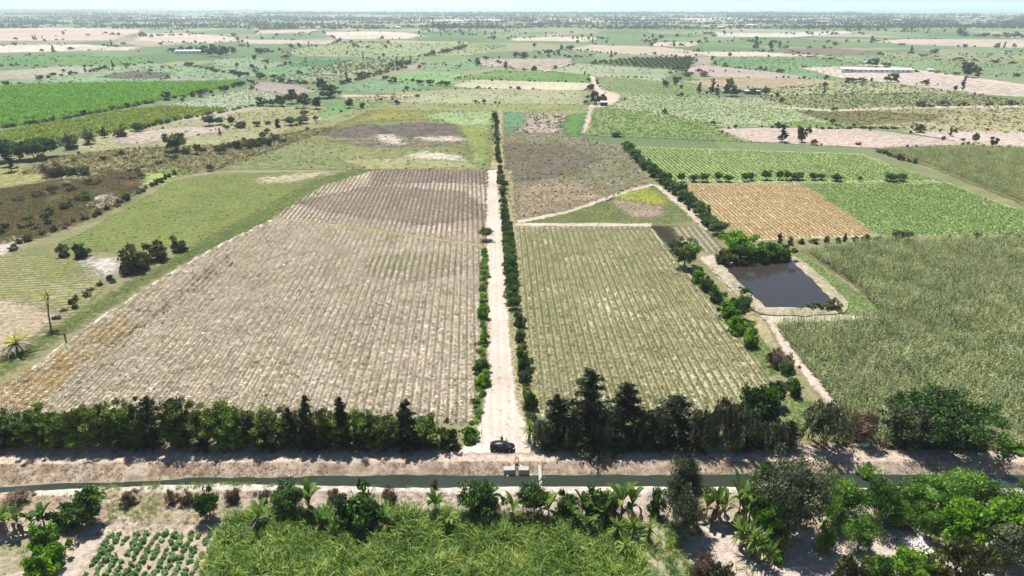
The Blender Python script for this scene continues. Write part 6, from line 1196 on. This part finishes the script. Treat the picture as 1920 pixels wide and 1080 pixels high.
# person standing on the far side of the car
def make_person(loc, rz):
    J = {'pel': ((0, 0, .93), .15), 'belly': ((0, 0, 1.08), .145), 'chest': ((0, .01, 1.30), .165), 'neck': ((0, 0, 1.50), .06), 'head': ((0, .02, 1.62), .10), 'crown': ((0, .01, 1.72), .085)}
    for s, k in ((-1, 'l'), (1, 'r')):
        J[k+'sh'] = ((s*.19, 0, 1.42), .07); J[k+'el'] = ((s*.27, .06, 1.16), .05); J[k+'wr'] = ((s*.20, .24, 1.02), .035); J[k+'hd'] = ((s*.17, .32, 1.00), .038)
        J[k+'hip'] = ((s*.10, 0, .86), .11); J[k+'kn'] = ((s*.12, .03, .48), .075); J[k+'an'] = ((s*.13, -.02, .10), .05); J[k+'ft'] = ((s*.15, .15, .05), .045)
    E = [('pel', 'belly'), ('belly', 'chest'), ('chest', 'neck'), ('neck', 'head'), ('head', 'crown')]
    for k in 'lr': E += [('chest', k+'sh'), (k+'sh', k+'el'), (k+'el', k+'wr'), (k+'wr', k+'hd'), ('pel', k+'hip'), (k+'hip', k+'kn'), (k+'kn', k+'an'), (k+'an', k+'ft')]
    names = list(J); me = bpy.data.meshes.new('person'); me.from_pydata([J[n][0] for n in names], [(names.index(a), names.index(b)) for a, b in E], [])
    o = put('person', me, None, loc, rz); md = o.modifiers.new('skin', 'SKIN'); sv = me.skin_vertices[0].data
    for i, n in enumerate(names): sv[i].radius = (J[n][1],)*2
    sv[0].use_root = True; o.modifiers.new('sub', 'SUBSURF').levels = 2; o.modifiers['sub'].render_levels = 2
    dg = bpy.context.evaluated_depsgraph_get(); ev = bpy.data.meshes.new_from_object(o.evaluated_get(dg)); o.modifiers.clear(); o.data = ev
    skin, shirt, trous, hair = plain('skin', (150, 104, 80), .6), plain('dark_shirt', (28, 30, 36), .9), plain('dark_trousers', (40, 42, 52), .9), plain('hair', (18, 15, 14), .7)
    for x in (skin, shirt, trous): ev.materials.append(x)
    for p in ev.polygons:
        z, x, y = p.center.z, abs(p.center.x), p.center.y; p.use_smooth = True
        p.material_index = 0 if z > 1.49 or (y > .2 and z > .9 and x > .12) else 1 if z > .92 else 2
    def hairf(bm):
        bmesh.ops.create_uvsphere(bm, u_segments=14, v_segments=9, radius=.115, matrix=Matrix.Translation((0, -.012, 1.69)))
        bmesh.ops.delete(bm, geom=[v for v in bm.verts if v.co.z < 1.63 or (v.co.y > .05 and v.co.z < 1.72)], context='VERTS')
    put('hair', bm_mesh('hair', hairf, hair, True), o)
    def face(bm):
        for s in (-1, 1): box(bm, (s*.036, .108, 1.645), (.022, .012, .012)); box(bm, (s*.105, 0, 1.63), (.02, .04, .055))
        box(bm, (0, .122, 1.615), (.022, .03, .035)); box(bm, (0, .112, 1.575), (.045, .012, .012))
    put('face', bm_mesh('face', face, skin), o)
    def hands(bm):
        for s in (-1, 1):
            for i in range(4): rod(bm, (s*(.145+.018*i), .34, 1.005), (s*(.14+.018*i), .40-.006*abs(i-1), .985), .009, 6)
            rod(bm, (s*.135, .31, 1.01), (s*.115, .36, 1.02), .01, 6)
    put('fingers', bm_mesh('fingers', hands, skin), o)
    return tag(o, "person in dark clothes standing behind the dark car by its open door", 'person')
make_person((cp[0]-.1, cp[1]+1.95, .06), 2.7)
def gatepost(px, py, top):
    p = GG(px, py); h = height_at(p, top)
    tag(put('gate_post', bm_mesh('gate_post', lambda bm: (rod(bm, (0, 0, -.2), (.02, 0, h), .07, 8, .06)), M['bark']), None, tuple(p)), "thin dark post at the left corner where the dirt road meets the canal road", 'post')
gatepost(903, 816, 805)

# sluice on the far bank: two concrete wing walls and a lifting gate
sp_ = G(969, 891, -.85); sl_ = tag(put('sluice_gate', None, None, (sp_[0], sp_[1]+.3, -1.0)), "concrete sluice with two block walls and a small lifting gate on the far canal bank", 'sluice gate')
def wing(s):
    def f(bm):
        w = 1.9 if s < 0 else 1.7; pts = [(s*.32, 0), (s*(.32+w), -.05), (s*(.45+w), 1.0), (s*1.1, 1.05), (s*.30, 2.0)] ; pts = pts if s > 0 else pts[::-1]
        A = [bm.verts.new((x, y, -.5)) for x, y in pts]; B = [bm.verts.new((x, y, 1.0)) for x, y in pts]; bm.faces.new(A[::-1]); bm.faces.new(B)
        for i in range(5): bm.faces.new((A[i], A[(i+1) % 5], B[(i+1) % 5], B[i]))
    return f
for s in (-1, 1): put('abutment', bm_mesh('abutment', wing(s), M['concrete'], bevel=.03), sl_)
fr = put('gate_frame', bm_mesh('gate_frame', lambda bm: [box(bm, (x, 1.7, .95), (.1, .1, 2.5)) for x in (-.30, .30)]+[box(bm, (0, 1.7, 2.15), (.5, .09, .1))], M['steel']), sl_)
put('gate_plate', bm_mesh('gate_plate', lambda bm: box(bm, (0, 1.66, .5), (.46, .05, 1.3)), M['steel']), sl_)
def wheelf(bm):
    n = 14
    for i in range(n):
        a, b = 2*math.pi*i/n, 2*math.pi*(i+1)/n; rod(bm, (.22*math.cos(a), 1.7+.22*math.sin(a), 2.42), (.22*math.cos(b), 1.7+.22*math.sin(b), 2.42), .02, 5)
    rod(bm, (0, 1.7, 2.2), (0, 1.7, 2.45), .025, 6); box(bm, (0, 1.7, 2.42), (.42, .03, .02)); box(bm, (0, 1.7, 2.42), (.03, .42, .022))
put('handwheel', bm_mesh('handwheel', wheelf, M['steel']), sl_)
for i, (px, py, s) in enumerate([(952, 892, .28), (996, 891, .3)]):
    p = G(px, py, -.95); bm = bmesh.new(); bmesh.ops.create_icosphere(bm, subdivisions=2, radius=s)
    for v in bm.verts: v.co *= 1+(random.random()-.5)*.35; v.co.z *= .7
    me = bpy.data.meshes.new('boulder'); bm.to_mesh(me); bm.free(); me.materials.append(M['concrete'])
    tag(put('boulder', me, None, tuple(p)), ["pale stone at the waterline under the sluice's left wall", "pale stone at the waterline right of the sluice"][i], 'stone')
# foot bridge: a narrow concrete beam over the canal
a, b = G(1013, 880, -.1), G(1013, 914, -.02); Lb = b-a; mid = (a+b)/2
br = tag(put('footbridge', None, None, (mid[0], mid[1], .12), 0), "narrow pale concrete beam bridging the canal right of the sluice", 'footbridge'); L_ = abs(Lb[1])+1.6
put('deck', bm_mesh('deck', lambda bm: box(bm, (0, 0, 0), (.55, L_, .22)), M['concrete'], bevel=.02), br)
for s in (-1, 1): put('pier', bm_mesh('pier', lambda bm: box(bm, (0, s*1.55, -.81), (.5, .3, 1.4)), M['concrete'], bevel=.02), br)

# white scrap and rubble at lower right
p = GG(1772, 1022)
def sheetf(bm):
    v = [(-.55, 0, 0), (-.35, .15, 1.75), (-.05, .2, 1.9), (1.9, -.1, .25), (1.6, -.15, 0)]; A = [bm.verts.new(q) for q in v]; B = [bm.verts.new((x+.0, y+.05, z)) for x, y, z in v]; bm.faces.new(A); bm.faces.new(B[::-1])
    for i in range(5): bm.faces.new((A[i], A[(i+1) % 5], B[(i+1) % 5], B[i]))
tag(put('white_sheet', bm_mesh('white_sheet', sheetf, M['white']), None, (p[0], p[1], p[2]+.35)), "pointed white sheet standing among the bushes at lower right", 'sheet')
def rubble(bm):
    for i in range(150):
        x, y = random.gauss(0, 1.3), random.gauss(0, 1.2); s = random.uniform(.1, .34); z = gz1(pr[0]+x, pr[1]+y)-pr[2]+max(0, .4-.16*(x*x+y*y)); box(bm, (x, y, z), (s, s*random.uniform(.6, 1.3), s*.6), random.random()*3, .8)
pr = GG(1722, 1022); tag(put('rubble_heap', bm_mesh('rubble_heap', rubble, plain('white_rubble', (226, 218, 212), .95, .1, .2, 3)), None, tuple(pr)), "heap of white broken rubble left of the white sheet", 'rubble', kind='stuff')
p = GG(1716, 995); q = GG(1732, 1022)
tag(put('concrete_beam', bm_mesh('concrete_beam', lambda bm: box(bm, (0, 0, .25), (.5, float(np.linalg.norm(q-p)), .35), math.atan2(-(q-p)[0], (q-p)[1])), M['white'], bevel=.03), None, tuple((p+q)/2)), "white slab lying beside the rubble heap", 'slab')
# white boat-like float in the pond and small white junk by the wide tree
p = G(1385, 493, .6)
def raft(bm):
    for i in range(3): rod(bm, (-.9+.25*i, -.35+.35*i, .08), (.9+.25*i, -.75+.35*i, .08), .16, 10, .10)
tag(put('pipe_bundle', bm_mesh('pipe_bundle', raft, M['white'], True), None, tuple(p)), "white pipes lying in the pond's far left corner", 'pipes')
p = GG(1622, 835)
def junk(bm):
    v = box(bm, (0, 0, .25), (1.4, .8, .5), .3, .8); rod(bm, (.8, 0, 0), (.35, .1, 1.5), .06, 6)
tag(put('white_crate', bm_mesh('white_crate', junk, M['white'], bevel=.02), None, tuple(p)), "white box with a leaning pole under the wide drooping tree", 'box')
p = GG(868, 813)

# buildings far off
def house(name, px, py, Wd, Dp, Hh, wallm, roofm, label, cat, rz=0.0, rise=.6, nwin=3, flat=False):
    x, y, _ = G(px, py); o = tag(put(name, None, None, (x, y, 0), rz), label, cat)
    put('wall', bm_mesh('wall', lambda bm: box(bm, (0, Dp/2, Hh/2), (Wd, Dp, Hh)), wallm), o)
    def roof(bm):
        e = .35
        if flat: box(bm, (0, Dp/2, Hh+.1), (Wd+2*e, Dp+2*e, .2)); return
        v = [bm.verts.new(q) for q in ((-Wd/2-e, -e, Hh), (Wd/2+e, -e, Hh), (Wd/2+e, Dp+e, Hh), (-Wd/2-e, Dp+e, Hh), (-Wd/2-e, Dp/2, Hh+rise), (Wd/2+e, Dp/2, Hh+rise))]
        for f in ((0, 1, 5, 4), (2, 3, 4, 5), (0, 4, 3), (1, 2, 5), (3, 2, 1, 0)): bm.faces.new([v[i] for i in f])
    put('roof', bm_mesh('roof', roof, roofm), o)
    dk = M['openings']
    for i in range(nwin):
        put('window', bm_mesh('window', lambda bm: box(bm, (-Wd/2+Wd*(i+.8)/(nwin+.6), -.04, Hh*.58), (Wd*.3/nwin+.3, .08, Hh*.3)), dk), o)
    put('door', bm_mesh('door', lambda bm: box(bm, (Wd*.42, -.04, Hh*.36), (min(1.2, Wd*.1), .08, Hh*.7)), dk), o)
    return o
M['openings'] = plain('dark_opening', (40, 42, 46), .5, .4)
wall = plain('white_plaster', (236, 234, 228), .9, .2, .06, 1); metal = plain('pale_metal_roof', (186, 198, 214), .45, .5, .1, .3); rust = plain('brown_roof', (150, 120, 100), .9, .2, .2, 1); pale = plain('pale_roof', (206, 205, 200), .7, .3, .06, 1)
house('white_shed', 1588, 136, 13, 14, 4.5, wall, pale, "small white block at the left end of the long blue-grey shed", 'shed', -.1, .8, 1)
house('long_shed', 1648, 136, 78, 14, 3.4, wall, metal, "long low shed with a blue-grey metal roof on the pale plot at right", 'shed', -.06, 1.6, 12)
house('farmhouse', 1411, 177, 13, 8, 3.0, plain('green_plaster', (110, 130, 100), .9), pale, "farmhouse with a white roof among the trees right of centre", 'house', 0, .5, 2)
house('farm_building', 352, 101, 42, 16, 4.5, wall, pale, "long white farm building in the grove at left", 'building', .05, 1.5, 6)
house('farm_building', 1545, 43, 60, 22, 7, wall, pale, "small white building far off toward the right horizon", 'building', 0, 2, 3)
house('white_house', 828, 54, 30, 20, 9, wall, pale, "white house at the left of the dark wood near the horizon", 'house', 0, 2, 3)
house('white_house', 746, 54, 16, 14, 6, wall, pale, "tiny white house left of the wood near the horizon", 'house', 0, 2, 1)
house('white_house', 1890, 98, 14, 9, 4, wall, rust, "low house among bushes near the right edge below the horizon", 'house', 0, 1, 2)
house('white_house', 1745, 135, 7, 5, 3, wall, pale, "tiny white house on the lane at right", 'house', 0, .6, 1)
house('white_house', 1624, 120, 5, 4, 2.6, wall, pale, "tiny white hut left of the trees behind the long shed", 'hut', 0, .5, 1)
for k, (px, py, w) in enumerate([(1322, 53, 30), (1340, 50, 24), (1362, 51, 36), (1386, 49, 30), (1410, 50, 40), (1300, 52, 20), (1352, 54, 26), (1430, 52, 24)]):
    house('village_house', px, py, w, 18, 6, wall, [pale, rust][k % 2], "pale house of the small village near the horizon right of centre", 'house', random.uniform(-.3, .3), 2, 2)['group'] = 'village houses near the horizon'
o = house('field_hut', 1133, 199, 5.2, 3.4, 3.0, plain('hut_wall', (48, 48, 54), .8), pale, "little dark hut with a white roof on the track beyond the plot's corner", 'hut', .1, .3, 1)
for k in range(22):
    px = random.uniform(1660, 1900); py = random.uniform(28, 40); w = random.uniform(24, 60)
    house('village_house', px, py, w, 24, 7, wall, [pale, rust][k % 2], "pale house of the spread-out town near the right horizon", 'house', random.uniform(-.4, .4), 2, 1)['group'] = 'town houses near the right horizon'
# brown heaps beside the orchard
for px, w, lb in [(1289, 24, "left brown heap of cut brush below the orchard"), (1320, 20, "right brown heap of cut brush below the orchard")]: one('dryshrub', px, 143, 133, w, lb, name='brush_heap', cat='heap')

# ------------------------------------------------------------------ smoke and the air itself
def volume(name, col, dens, emit=None):
    m = bpy.data.materials.new(name); m.use_nodes = True; t = m.node_tree; t.nodes.clear(); o = t.nodes.new('ShaderNodeOutputMaterial'); v = t.nodes.new('ShaderNodeVolumePrincipled')
    v.inputs['Color'].default_value = tuple(col)+(1,); v.inputs['Density'].default_value = dens; v.inputs['Anisotropy'].default_value = .3; t.links.new(v.outputs[0], o.inputs['Volume']); return m
a = G(1512, 29)
def plume(bm):
    prev = None
    for i in range(9):
        f = i/8; c = Vector((f*330, -f*40, 4+f**1.15*82)); r = 14+f*52; R = [bm.verts.new(c+Vector((r*math.cos(q)*1.1, r*math.sin(q), r*.33*math.sin(q*2+f*5)))) for q in [2*math.pi*k/14 for k in range(14)]]
        if prev:
            for k in range(14): bm.faces.new((prev[k], prev[(k+1) % 14], R[(k+1) % 14], R[k]))
        else: bm.faces.new(R[::-1])
        prev = R
    bm.faces.new(prev)
tag(put('smoke', bm_mesh('smoke', plume, volume('smoke', (.95, .93, .92), .004)), None, tuple(a)), "faint white smoke drifting from a far field", 'smoke', kind='stuff')
hz = put('haze', bm_mesh('haze', lambda bm: box(bm, (0, 21500, 64), (86000, 45000, 134)), volume('haze', (.78, .92, 1.0), 1.1e-4)))
tag(hz, 'pale blue haze over the plain', 'haze', kind='stuff')
